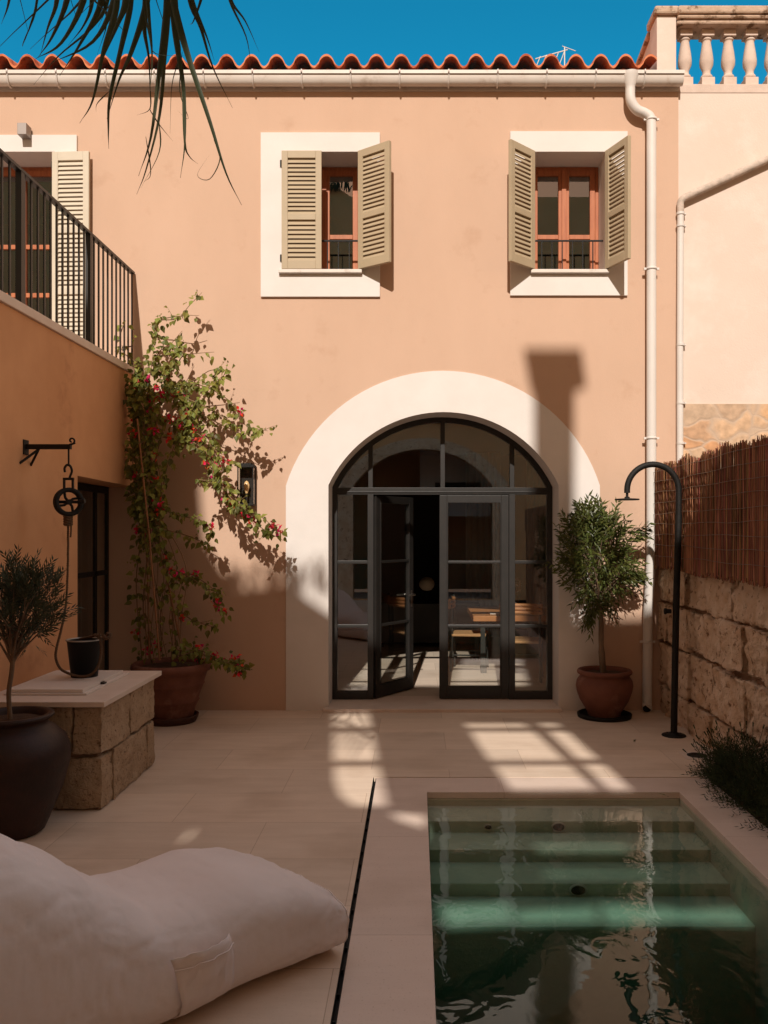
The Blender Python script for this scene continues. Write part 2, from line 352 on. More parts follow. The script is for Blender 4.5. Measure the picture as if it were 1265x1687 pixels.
# ------------------------------------------------------------------ house
def arch(xc, hw, z0, zs, zt, n=40, inset=0):
    rise = zt-zs; R = (hw*hw+rise*rise)/(2*rise); cz = zt-R; R -= inset; hw -= inset
    a0 = math.asin(min(1, hw/R)); pts = [(xc+hw, z0)]
    for i in range(n+1):
        a = a0-2*a0*i/n; pts.append((xc+R*sin(a), cz+R*cos(a)))
    pts.append((xc-hw, z0)); return pts
def rect(x0, x1, z0, z1): return [(x0,z0),(x1,z0),(x1,z1),(x0,z1)]
house = thing('house', (0, D, 0), 'peach rendered two-storey house with terracotta eaves and large white framed arched glass door', 'house')
AO = dict(xc=.272, hw=1.617, z0=0.0, zs=2.316, zt=3.498); AI = dict(xc=.279, hw=1.186, z0=0.0, zs=2.32, zt=3.073)
W1o = (FX(430), FX(626), FZ(490), FZ(220)); W1i = (FX(465), FX(592), FZ(447), FZ(252))
W2o = (FX(840), FX(1033), FZ(488), FZ(218)); W2i = (FX(878), FX(997.5), FZ(447), FZ(252))
W3o = (-5.1, FX(128), 3.50, FZ(224)); W3i = (-4.75, FX(92), 3.52, FZ(252))
k = B(); k.prism([(-7,-.05),(2.70,-.05),(2.70,6.50),(-7,6.50)], [arch(**{**AO,'z0':-.04}), rect(*W1o), rect(*W2o), rect(*W3o)], D, D+.46)
k.build('wall', M_plaster, house)
k = B(); k.prism(arch(**AO)[::-1], [], D-.006, D+.45) if False else None
k = B(); o_ = arch(**AO); i_ = arch(**AI)
# surround ring as an open-bottomed arch
k.prism(o_+i_[::-1], [], D-.008, D+.43)
k.build('door_surround', M_trim, house)
for Wo, Wi in ((W1o,W1i),(W2o,W2i),(W3o,W3i)):
    k = B(); k.prism(rect(*Wo), [rect(*Wi)], D-.028, D+.44); k.build('window_surround', M_trim, house, bevel=.004)
# door step
k = B(); k.box(FX(535)-.01, FX(920)+.02, D-.10, D+.60, 0.0, .032); k.build('door_step', M_slab, house, bevel=.004)
# eaves, roof tiles
k = B(); PR = .2535
def tilez(u):   # u in periods
    f = u-floor(u); 
    if f < .60: return .076*sin(pi*f/.60)**.62
    return -.046*sin(pi*(f-.60)/.40)
x0 = FX(50-20.3, 8.62)-PR*22*0; 
xs0 = FX(31, 8.62); n_ = 22
def tile_sheet(k, ya, yb, za, zb_, xa, xb, th=.022, dz=0):
    vs = []; fs = []; cnt = int((xb-xa)/PR*n_)
    for i in range(cnt+1):
        x = xa+i*PR/n_; z = tilez((x-xs0)/PR)+.006*noise.noise(Vector((floor((x-xs0)/PR)*3.1, ya, 0)))
        vs += [(x, ya, za+z+dz), (x, ya, za+z+th+dz), (x, yb, zb_+z+dz), (x, yb, zb_+z+th+dz)]
    for i in range(cnt):
        a = i*4; c = a+4
        fs += [(a,a+1,c+1,c), (a+2,c+2,c+3,a+3), (a+1,a+3,c+3,c+1), (a,c,c+2,a+2)]
    k.add(vs, fs, False)
za = 6.595
for r in range(9):
    ya = D-.13+r*.36; tile_sheet(k, ya, ya+.42, za+r*.36*.27, za+.42*.27+r*.36*.27-.018, xs0-PR*20, xs0+PR*25.55)
    ya += .0
for c in range(-20, 26):     # mortar plugs under the barrel of the first course
    xx = xs0+PR*c; k.tube([(xx+PR*.31, D+.02, 6.56), (xx+PR*.31, D+.2, 6.60)], .060, 12)
k.build('roof', M_tile, house)
k = B(); k.box(-7, 2.68, D-.04, D+.45, 6.475, 6.55); k.build('eave_course', M_tile, house)
# gutter
k = B(); g = []; gy, gz = D-.085, 6.485
for i in range(13):
    a = pi+pi*i/12; g.append((gy+.062*cos(a), gz+.068*sin(a)*1.4))
prof = [(gy-.074, gz+.006), (gy-.074, gz+.022)] + [(gy-.062, gz+.022)] + g + [(gy+.062, gz+.02)]
vs = []; fs = []
for (x) in (-7.0, FX(1127, 8.62)):
    vs += [(x, y, z) for y, z in prof]
m_ = len(prof); fs = [(i, i+1, m_+i+1, m_+i) for i in range(m_-1)]
k.add(vs, fs, True); k.add([(FX(1127,8.62), y, z) for y, z in g], [tuple(range(len(g)))])
k.box(-7, FX(1127,8.62), gy-.076, gy-.066, gz-.004, gz+.03)
k.box(-7, 2.70, D-.012, D-.001, 6.375, 6.46)
gut = k.build('gutter', M_gutter, house)
for i in range(18):
    x = FX(1062,8.62)-i*.497; k = B()
    hp = [(x, gy+.07, gz+.03), (x, gy-.082, gz+.03), (x, gy-.084, gz-.0)]+[(x, gy+.074*cos(pi+pi*j/10), gz+.004+.112*sin(pi+pi*j/10)) for j in range(11)]
    k.tube(hp, .0085, 5); k.build('gutter_bracket', M_pipe, gut)
# downpipe
pd = 8.68
path = [P(1038,131,8.66), P(1038,145,8.66), P(1039,165,8.66), P(1048,180,8.67), P(1062,187,8.68), P(1071,194,8.68), P(1073,210,8.68), P(1073,240,8.68)]
path = smoothpath(path, 5)
path += [Vector((FX(1073,pd), pd, z)) for z in (5.5,4.5,3.5,2.5,1.6)]
path += smoothpath([Vector((FX(1067.5,pd), pd, 1.0)), Vector((FX(1066,pd), pd, .14)), Vector((FX(1065.5,pd), pd-.005, .075)), Vector((FX(1064,pd), pd-.05, .045))], 5)
k = B(); k.tube(path, .050, 16); k.lathe([(.05,0),(.052,.03),(.088,.12),(.09,.16)], (path[0].x, path[0].y, path[0].z-.10), 20)
for i in range(1): pass
pipe = k.build('downpipe', M_pipe, house)
for z in (FZ(197,pd), FZ(443,pd), FZ(722,pd), FZ(1057,pd)):
    xx = FX(1073 if z > 1.2 else 1066.5, pd); k = B(); k.lathe([(.050,-.011),(.056,-.011),(.056,.011),(.050,.011)], (xx, pd, z), 18)
    k.box(xx-.078, xx-.052, pd-.01, pd+.01, z-.011, z+.011); k.box(xx+.052, xx+.078, pd-.01, pd+.01, z-.011, z+.011); k.box(xx-.012, xx+.012, pd+.05, D-.001, z-.01, z+.01)
    k.build('pipe_clamp', M_pipe, pipe)
k = B(); q = path[-1]; k.tube([(q.x,q.y+.01,q.z+.004),(q.x-.001,q.y-.002,q.z-.001)], .043, 14); k.build('pipe_mouth', M_black, pipe)

# windows
def casement(Wi, yf, name, ts=.055, bars=(.38,), leaves=2, mat_=M_wood, curtain=False):
    x0, x1, z0, z1 = Wi; k = B()
    k.box(x0, x0+.035, yf-.02, yf+.05, z0, z1); k.box(x1-.035, x1, yf-.02, yf+.05, z0, z1)
    k.box(x0+.035, x1-.035, yf-.02, yf+.05, z1-.04, z1); k.box(x0+.035, x1-.035, yf-.02, yf+.05, z0, z0+.03)
    win = k.build(name, mat_, house, bevel=.004)
    a, c = x0+.037, x1-.037; w = (c-a)/leaves
    for i in range(leaves):
        u0 = a+i*w+.002; u1 = u0+w-.004; k = B(); zb_, zt_ = z0+.032, z1-.042
        k.box(u0, u0+ts, yf-.035, yf+.01, zb_, zt_); k.box(u1-ts, u1, yf-.035, yf+.01, zb_, zt_)
        k.box(u0+ts, u1-ts, yf-.035, yf+.01, zt_-ts, zt_); k.box(u0+ts, u1-ts, yf-.035, yf+.01, zb_, zb_+.08)
        for f in bars: zz = zb_+f*(zt_-zb_); k.box(u0+ts, u1-ts, yf-.033, yf+.006, zz-.024, zz+.024)
        if i == 0 and leaves == 2: k.box(u1-.022, u1+.026, yf-.052, yf-.036, zb_, zt_)
        k.build('sash', mat_, win, bevel=.004)
        k = B(); k.quad((u0+ts, yf-.01, zb_+.08), (u1-ts, yf-.01, zb_+.08), (u1-ts, yf-.01, zt_-ts), (u0+ts, yf-.01, zt_-ts)); k.build('pane', M_glass, win, recalc=False)
    return win
casement(W1i, D+.36, 'window'); casement(W2i, D+.36, 'window')
casement(W3i, D+.36, 'terrace_door', bars=(.18,.38,.62), leaves=2)
for Wi in (W1i, W2i):    # sill and little iron guard rail
    k = B(); k.box(Wi[0]-.03, Wi[1]+.03, D-.075, D+.33, Wi[2]-.035, Wi[2]+.002); k.build('window_sill', M_gutter, house, bevel=.006)
    k = B(); zr = FZ(397, D+.12); k.box(Wi[0], Wi[1], D+.11, D+.125, zr-.008, zr+.008); k.box(Wi[0], Wi[1], D+.112, D+.122, Wi[2]+.035, Wi[2]+.045)
    nb = 6
    for i in range(1, nb+1):
        x = Wi[0]+(Wi[1]-Wi[0])*i/(nb+1); k.box(x-.005, x+.005, D+.112, D+.122, Wi[2]+.003, zr-.008)
    k.build('guard_rail', M_iron, house)
# shutters: local x from hinge outwards, thickness in y
def shutter(hx, hz, w, h, ang, mat_, side=1, mid=.56, yh=D-.03, ns=12, lab=None, swap=True):
    """side=+1: leaf extends to +x when ang=0"""
    Mx = Matrix.Translation((hx, yh, hz)) @ Matrix.Rotation(ang, 4, 'Z') @ Matrix.Diagonal((side,1,1,1))
    k = B(Mx); t = .018; st = .062
    k.box(0, st, -t, t, 0, h); k.box(w-st, w, -t, t, 0, h)
    zs = [0, .085, h*(1-mid)-.03, h*(1-mid)+.03, h-.075, h] if h < 1.5 else [0, .12, h*.34-.03, h*.34+.03, h*.63-.03, h*.63+.03, h-.09, h]
    for i in range(0, len(zs), 2): k.box(st, w-st, -t, t, zs[i], zs[i+1])
    o = k.build('shutter', mat_, house, bevel=.003)
    if lab: o['label'] = lab
    k = B(Mx)
    for i in range(1, len(zs)-1, 2):
        a, c = zs[i], zs[i+1]; n = max(4, int((c-a)/.044))
        for j in range(n):
            z = a+(c-a)*(j+.5)/n; dz = .027; dy = .013; q = .0035
            k.add([(st,-dy,z-dz),(st,-dy,z-dz+2*q),(st,dy,z+dz),(st,dy,z+dz-2*q),(w-st,-dy,z-dz),(w-st,-dy,z-dz+2*q),(w-st,dy,z+dz),(w-st,dy,z+dz-2*q)],
                  [(0,1,2,3),(4,7,6,5),(0,4,5,1),(1,5,6,2),(2,6,7,3),(3,7,4,0)])
    k.build('louvres', mat_, o)
    for z in (.12, h-.12): k = B(Mx); k.box(-.022, .03, t, t+.006, z-.03, z+.03); k.tube([(-.012,t*.9,z-.035),(-.012,t*.9,z+.035)], .009, 8); k.build('hinge', M_iron, o)
    return o
hz1 = W1i[2]+.006; hh = W1i[3]-W1i[2]-.01
shutter(W1i[0]+.003, hz1, .408, hh, 0, M_shut, 1, yh=D-.05, lab='closed louvred shutter lying flush with the white surround')
shutter(W1i[1]-.003, hz1, .408, hh, radians(-36), M_shut, 1, yh=D-.045, lab='louvred shutter folded open to the right')
shutter(W2i[0]+.003, hz1, .385, hh, radians(44), M_shut, -1, yh=D-.045, lab='louvred shutter folded open to the left')
shutter(W2i[1]-.003, hz1, .385, hh, radians(-67), M_shut, 1, yh=D-.045, lab='louvred shutter standing out almost square to the wall')
shutter(W3i[1]-.01, 3.56, .385, W3i[3]-3.58, radians(-3), M_shutw, 1, yh=D-.055, lab='tall pale louvred shutter folded flat on the wall')

# arched glass door
Df = D+.42
def f9(px): return (px-CX)*Df/F
FRM = arch(**{**AI,'z0':.033}); FRI = arch(**{**AI,'z0':.033}, inset=.055)
k = B(); k.prism(FRM+FRI[::-1], [], Df-.03, Df+.04)
xm = (-.495, .282, 1.03); zt0, zt1 = 2.24, 2.315
ri = AI['zt']-AI['zs']; RR = (AI['hw']**2+ri*ri)/(2*ri); czz = AI['zt']-RR
def archz(x): return czz+sqrt((RR-.03)**2-(x-AI['xc'])**2)
xl, xr = AI['xc']-AI['hw']+.05, AI['xc']+AI['hw']-.05
k.box(xl, xr, Df-.034, Df+.034, zt0, zt1)
k.box(xl, xr, Df-.046, Df-.034, zt0+.02, zt0+.034)
for x in xm: k.box(x-.024, x+.024, Df-.032, Df+.03, zt1, archz(x))
for x in (xm[0], xm[2]): k.box(x-.032, x+.032, Df-.031, Df+.031, .033, zt0)
for a, c in ((xl, xm[0]-.032), (xm[2]+.032, xr)):
    k.box(a, c, Df-.031, Df+.031, .033, .12)
    for z in (1.512, .822): k.box(a, c, Df-.022, Df+.022, z-.016, z+.016)
gd = k.build('arched_door_frame', M_metal, house, bevel=.003)
for a, c, z0, z1 in ((xl, xm[0]-.03, .12, 2.25), (xm[2]+.03, xr, .12, 2.25)):
    k = B(); k.quad((a,Df,z0),(c,Df,z0),(c,Df,z1),(a,Df,z1)); k.build('side_pane', M_glass, gd, recalc=False)
edges = [xl, xm[0], xm[1], xm[2], xr]
for i in range(4):
    a, c = edges[i], edges[i+1]; pts = [(a, Df, 2.3)]; n = 10; pts = [(a,Df,2.29),(c,Df,2.29)]
    for j in range(n+1):
        x = c+(a-c)*j/n; pts.append((x, Df, max(2.295, archz(x))))
    k = B(); k.add(pts, [tuple(range(len(pts)))]); k.build('fanlight_pane', M_glass, gd, recalc=False)
def door_leaf(hx, w, ang, side, lab, knob=True):
    Mx = Matrix.Translation((hx, Df, 0)) @ Matrix.Rotation(ang, 4, 'Z') @ Matrix.Diagonal((side,1,1,1))
    k = B(Mx); z0, z1 = .045, 2.232; st = .08; t = .028
    k.box(0, st, -t, t, z0, z1); k.box(w-st, w, -t, t, z0, z1); k.box(st, w-st, -t, t, z1-.08, z1); k.box(st, w-st, -t, t, z0, z0+.13)
    for z in (1.512, .822): k.box(st, w-st, -.020, .020, z-.014, z+.014)
    # glazing beads
    k.box(st, st+.012, -t-.006, -t+.002, z0+.13, z1-.08); k.box(w-st-.012, w-st, -t-.006, -t+.002, z0+.13, z1-.08)
    o = k.build('door_leaf', M_metal, house, bevel=.003); o['label'] = lab
    k = B(Mx); k.quad((st,0,z0+.13),(w-st,0,z0+.13),(w-st,0,z1-.08),(st,0,z1-.08)); k.build('pane', M_glass, o, recalc=False)
    if not knob: return o
    k = B(Mx)
    for s in (-1, 1):
        k.tube([(w-.04, s*t, 1.12), (w-.04, s*(t+.05), 1.12), (w-.05, s*(t+.056), 1.12), (w-.17, s*(t+.056), 1.12)], .010, 8)
        k.box(w-.052, w-.028, s*t-.004 if s > 0 else -t-.004, s*t+.004 if s > 0 else -t+.004, .98, 1.17)
    k.build('handle', mat('steel_handle', (.4,.38,.35), .3, metal=1) if 'steel_handle' not in bpy.data.materials else bpy.data.materials['steel_handle'], o)
    return o
door_leaf(xm[0]+.036, .735, radians(57), 1, 'glazed door leaf swung inward')
door_leaf(xm[2]-.036, .745, 0, -1, 'closed glazed door leaf', False)
# thin closing strip between the leaves
k = B(); k.box(xm[1]-.035, xm[1]+.002, Df-.02, Df+.03, .045, 2.232); k.build('meeting_stile', M_metal, gd, bevel=.003)

# rooms behind
k = B(); y0, y1 = D+.47, 15.6
k.box(-3.6, 4.0, y0, y1, -.03, .030); fl = k.build('indoor_floor', M_infloor, house)
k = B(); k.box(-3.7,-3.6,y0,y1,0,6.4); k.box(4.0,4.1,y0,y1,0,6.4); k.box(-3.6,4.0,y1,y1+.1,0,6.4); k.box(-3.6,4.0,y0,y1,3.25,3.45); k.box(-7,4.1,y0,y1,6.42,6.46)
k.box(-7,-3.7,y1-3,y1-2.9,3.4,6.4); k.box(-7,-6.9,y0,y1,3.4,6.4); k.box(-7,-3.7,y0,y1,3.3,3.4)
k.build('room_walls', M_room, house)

# ------------------------------------------------------------------ lamps on the wall
lx, ly = FX(405, 8.66), D
o = thing('wall_lantern', (lx, D, FZ(832)), 'black metal wall lantern with a glowing filament bulb beside the bougainvillea', 'lantern')
a, c = FX(392,8.65), FX(418.5,8.65); z0, z1 = FZ(832,8.65), FZ(768,8.65)
k = B(); t = .010
k.box(a,c,D-.02,D-.001,z0,z1)
for x in (a, c-t):
    k.box(x,x+t,D-.15,D-.15+t,z0,z1)
k.box(a,c,D-.151,D-.02,z0-.006,z0+.014); k.box(a-.006,c+.006,D-.158,D-.018,z1-.014,z1+.012); k.box(a+.02,c-.02,D-.13,D-.04,z1+.012,z1+.03)
k.tube([((a+c)/2,D-.08,z0+.014),((a+c)/2,D-.08,z0+.12)], .013, 10); k.build('frame', M_iron, o, bevel=.002)
k = B(); k.quad((a+t,D-.147,z0+.014),(c-t,D-.147,z0+.014),(c-t,D-.147,z1-.014),(a+t,D-.147,z1-.014))
for x in (a+.004, c-.004): k.quad((x,D-.14,z0+.014),(x,D-.02,z0+.014),(x,D-.02,z1-.014),(x,D-.14,z1-.014))
k.build('glass', M_glass2, o, recalc=False)
k = B(); k.lathe([(.001,.13),(.018,.118),(.030,.085),(.028,.055),(.016,.02),(.012,0)], ((a+c)/2, D-.08, z0+.12), 16); k.build('bulb', M_bulb, o)
o = thing('wall_light', (FX(39), D, FZ(213)), 'small brushed square downlight above the terrace door', 'wall light')
k = B(); k.box(FX(28,8.62), FX(43,8.62), D-.14, D-.02, FZ(221,8.62), FZ(202,8.62)); k.build('housing', mat('brushed_alu', (.30,.26,.24), .45, metal=.5), o, bevel=.003)
k = B(); k.box(FX(34,8.62), FX(48,8.7), D-.02, D-.001, FZ(219,8.62), FZ(205,8.62)); k.build('mounting_plate', M_metal, o)

# ------------------------------------------------------------------ neighbour
nb = thing('neighbour_building', (4.0, D, 0), 'pale plastered neighbouring building with roof balustrade and rubble stone base', 'building')
YN = D+.02
k = B(); k.box(2.703, 7.5, YN, YN+.5, 3.16, FZ(152)); k.build('wall', M_pale, nb)
k = B(); k.box(2.703, 7.5, YN+.5, YN+4, 0, FZ(152)-.01); k.build('rear_body', M_pale, nb)
k = B(); k.box(2.703, 7.5, YN-.006, YN+.5, FZ(152)+.001, FZ(137)); k.build('ledge', M_balus, nb, bevel=.006)
zb0, zb1 = FZ(136), FZ(40)
x = FX(1134, YN); prof = [(.040,.10),(.052,.115),(.052,.135),(.036,.15),(.034,.19),(.058,.25),(.060,.30),(.052,.38),(.040,.47),(.036,.505),(.046,.515),(.046,.53),(.036,.535)]
hb = zb1-zb0; sc = hb/.605
for i in range(18):
    xx = x+i*.2265; k = B(); yc = YN+.12
    k.lathe([(r*1.18, z*sc*.99) for r, z in prof], (xx, yc, zb0), 18)
    k.box(xx-.068, xx+.068, yc-.068, yc+.068, zb0, zb0+.10*sc); k.box(xx-.064, xx+.064, yc-.064, yc+.064, zb1-.07*sc, zb1)
    k.build('baluster', M_balus, nb, bevel=.005)
k = B(); k.box(FX(1115), 7.5, YN-.03, YN+.27, zb1, zb1+.045); k.box(FX(1115), 7.5, YN-.055, YN+.30, zb1+.045, zb1+.085); k.box(FX(1115), 7.5, YN-.075, YN+.32, zb1+.085, FZ(13)+0)
cp = k.build('coping_rail', M_cap, nb, bevel=.02)
k = B(); k.box(FX(1083), FX(1115), YN+.0, YN+.26, 6.46, FZ(24)); k.build('corner_pier', M_pale, nb, bevel=.006)
k = B(); k.prism([(YN+.26,6.4),(YN+3.0,6.4),(YN+3.0,6.75),(YN+1.0,7.15),(YN+.26,FZ(24)-.03)], [], FX(1083)+.02, FX(1083)+.2, 'x'); k.build('party_wall', M_pale, nb)
k = B(); k.box(FX(1083)-.03, FX(1115)+.02, YN-.04, YN+.30, FZ(24)+.001, FZ(10)); k.add([(FX(1083)-.02, YN+.3, FZ(24)-.04),(FX(1083)+.22,YN+.3,FZ(24)-.04),(FX(1083)+.22,YN+3.0,6.75),(FX(1083)-.02,YN+3.0,6.75),(FX(1083)-.02, YN+.3, FZ(24)+.02),(FX(1083)+.22,YN+.3,FZ(24)+.02),(FX(1083)+.22,YN+3.0,6.83),(FX(1083)-.02,YN+3.0,6.83)],[(0,1,2,3),(4,5,6,7),(0,1,5,4),(1,2,6,5),(2,3,7,6),(3,0,4,7)])
k.build('pier_cap', M_cap, nb, bevel=.02)
# rubble base of irregular stones
m, t, o_ = nodes('rubble_masonry'); L = t.links; N = t.nodes.new
bs = N('ShaderNodeBsdfPrincipled'); bs.inputs['Roughness'].default_value = .95; tcn = N('ShaderNodeTexCoord')
nz = N('ShaderNodeTexNoise'); nz.inputs['Scale'].default_value = 2.5; L.new(tcn.outputs['Object'], nz.inputs['Vector'])
mxv = N('ShaderNodeMix'); mxv.data_type = 'RGBA'; mxv.inputs[0].default_value = .3; L.new(tcn.outputs['Object'], mxv.inputs[6]); L.new(nz.outputs['Color'], mxv.inputs[7])
mp = N('ShaderNodeMapping'); mp.inputs['Scale'].default_value = (1, 1, 1.8); L.new(mxv.outputs[2], mp.inputs[0])
v1 = N('ShaderNodeTexVoronoi'); v1.feature = 'DISTANCE_TO_EDGE'; v1.inputs['Scale'].default_value = 4.2; L.new(mp.outputs[0], v1.inputs['Vector'])
v2 = N('ShaderNodeTexVoronoi'); v2.inputs['Scale'].default_value = 4.2; L.new(mp.outputs[0], v2.inputs['Vector'])
r1 = N('ShaderNodeMapRange'); r1.inputs[1].default_value = .0; r1.inputs[2].default_value = .13; L.new(v1.outputs['Distance'], r1.inputs[0])
sp = N('ShaderNodeSeparateColor'); L.new(v2.outputs['Color'], sp.inputs[0])
cr = N('ShaderNodeValToRGB'); cr.color_ramp.elements[0].color = (.52,.26,.12,1); cr.color_ramp.elements[1].color = (.62,.46,.34,1); e = cr.color_ramp.elements.new(.35); e.color = (.50,.36,.25,1); e = cr.color_ramp.elements.new(.7); e.color = (.66,.40,.22,1)
L.new(sp.outputs[0], cr.inputs[0])
n5 = N('ShaderNodeTexNoise'); n5.inputs['Scale'].default_value = 12; n5.inputs['Detail'].default_value = 8; L.new(tcn.outputs['Object'], n5.inputs['Vector'])
hs = N('ShaderNodeHueSaturation'); mr5 = N('ShaderNodeMapRange'); mr5.inputs[3].default_value = .5; mr5.inputs[4].default_value = 1.5; L.new(n5.outputs[0], mr5.inputs[0]); L.new(mr5.outputs[0], hs.inputs['Value']); L.new(cr.outputs[0], hs.inputs['Color'])
mx = N('ShaderNodeMix'); mx.data_type = 'RGBA'; L.new(r1.outputs[0], mx.inputs[0]); mx.inputs[6].default_value = (.50,.37,.27,1); L.new(hs.outputs[0], mx.inputs[7]); L.new(mx.outputs[2], bs.inputs['Base Color'])
ad = N('ShaderNodeMath'); ad.operation = 'ADD'; L.new(r1.outputs[0], ad.inputs[0]); L.new(n5.outputs[0], ad.inputs[1])
bp = N('ShaderNodeBump'); bp.inputs['Strength'].default_value = .3; bp.inputs['Distance'].default_value = .02; L.new(ad.outputs[0], bp.inputs['Height']); L.new(bp.outputs[0], bs.inputs['Normal']); L.new(bs.outputs[0], o_.inputs[0]); M_rubble = m
k = B(); k.box(2.703, 7.5, YN-.012, YN+.5, 0, 3.159); k.build('rubble_base', M_rubble, nb)
k = B(); yp = YN-.06
a = P(1128,326,yp); c = P(1275,258,yp); dd = (c-a)
k.tube(smoothpath([P(1121,350,yp), P(1121,334,yp), P(1126,327,yp), P(1136,322,yp)], 4)+[a+dd*.3, a+dd*.6, a+dd*1.6], .036, 14)
k.build('slanted_pipe', M_oldpipe, nb)
k = B(); k.tube([P(1121,345,yp), P(1120,560,yp), P(1120,760,yp), P(1120,1000,yp)], .034, 14)
for py in (352, 372, 568, 664, 730): 
    p = P(1121,py,yp); k.tube([(p.x,p.y,p.z-.012),(p.x,p.y,p.z+.012)], .042, 14); k.box(p.x-.01,p.x+.06,p.y+.0,YN-.001,p.z-.006,p.z+.006)
k.build('vertical_pipe', M_pipe, nb)
# aerial on the roof
rndA = random.Random(4)
o = thing('tv_aerial', (FX(915,13), 13.0, FZ(130,13)), 'thin pale metal aerial standing behind the roof tiles', 'aerial')
k = B(); ba = P(930,150,13); tp = P(930,78,13); k.tube([ba,tp], .009, 6)
for i in range(5):
    p = P(930-i*10, 84+i*2.2, 13); q = P(922-i*10, 105+i*2, 13); k.tube([p, q], .006, 5)
k.tube([P(935,82,13), P(882,97,13)], .008, 6); k.tube([P(926,76,13),P(948,84,13)], .006, 5)
k.build('mast', M_pipe, o)

# ------------------------------------------------------------------ left wing with terrace
wg = thing('side_wing', (-2.9, 4.0, 0), 'ochre rendered side wing with a roof terrace and recessed glazed door', 'building')
XL = -2.90
k = B(); k.prism([(-1.5,0),(7.27,0),(7.27,2.32),(D-.002,2.30),(D-.002,3.44),(-1.5,3.44)], [], XL-.30, XL, 'x'); k.build('wall', M_wing, wg)
k = B(); k.box(-7, XL-.301, -1.5, D-.004, 3.2, 3.44); k.box(XL-.5, XL-.301, -1.5, 7.2, 0, 3.2); k.build('roof_slab', M_wing, wg)
k = B(); k.box(-7, XL+.025, -1.5, D-.003, 3.442, 3.512); k.build('terrace_edge', M_slab, wg, bevel=.005)
XD = -3.17
k = B(); k.box(XD-.03,XD+.0,7.27,7.34,0.01,2.30); k.box(XD-.03,XD,D-.06,D-.003,.01,2.30); k.box(XD-.03,XD,7.34,D-.06,2.23,2.30); k.box(XD-.03,XD,7.34,D-.06,.01,.08); k.box(XD-.03,XD,7.34,D-.06,1.40,1.45)
k.box(XD-.03,XD,8.38,8.44,.08,2.23)
dr = k.build('glazed_door', M_iron, wg)
k = B(); k.quad((XD-.01,7.34,.08),(XD-.01,D-.06,.08),(XD-.01,D-.06,2.23),(XD-.01,7.34,2.23)); k.build('pane', M_glass, dr, recalc=False)
k = B(); vs = []; n = 160
for i in range(n+1):
    y = 7.3+i*1.45/n; vs += [(XD-.16+.028*sin(y*48)+.012*sin(y*23), y, .02), (XD-.16+.028*sin(y*48)+.012*sin(y*23), y, 2.3)]
k.add(vs, [(2*i,2*i+2,2*i+3,2*i+1) for i in range(n)], True); k.build('curtain', M_dark, dr, recalc=False)
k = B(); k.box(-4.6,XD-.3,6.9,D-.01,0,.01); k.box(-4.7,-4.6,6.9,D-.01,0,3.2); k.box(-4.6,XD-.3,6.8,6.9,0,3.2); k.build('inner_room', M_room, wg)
# railing
rl = thing('terrace_railing', (XL, 6.0, 3.51), 'dark steel railing with thin vertical bars along the terrace edge', 'railing')
XR = XL-.02; zt = 4.50; zb_ = 3.512; yE = D-.02
k = B(); k.box(XR-.024, XR+.024, -1.4, yE, zt-.012, zt+.010); k.build('handrail', M_metal, rl)
k = B(); k.box(XR-.018, XR+.018, -1.4, yE, zb_+.0, zb_+.012); k.build('bottom_rail', M_metal, rl)
posts = [2.9*F/(686-p)-.0 for p in (43, 150)]
for y in (6.26, 7.58, 2.4, 4.0): k = B(); k.box(XR-.022, XR+.022, y-.028, y+.028, zb_+.012, zt-.012); k.build('post', M_metal, rl)
y = yE-.02; i = 0
while y > 2.0:
    if all(abs(y-q) > .05 for q in (6.26, 7.58, 2.4, 4.0)):
        k = B(); k.box(XR-.006, XR+.006, y-.011, y+.011, zb_+.012, zt-.012); k.build('baluster', M_metal, rl)
    y -= .114; i += 1

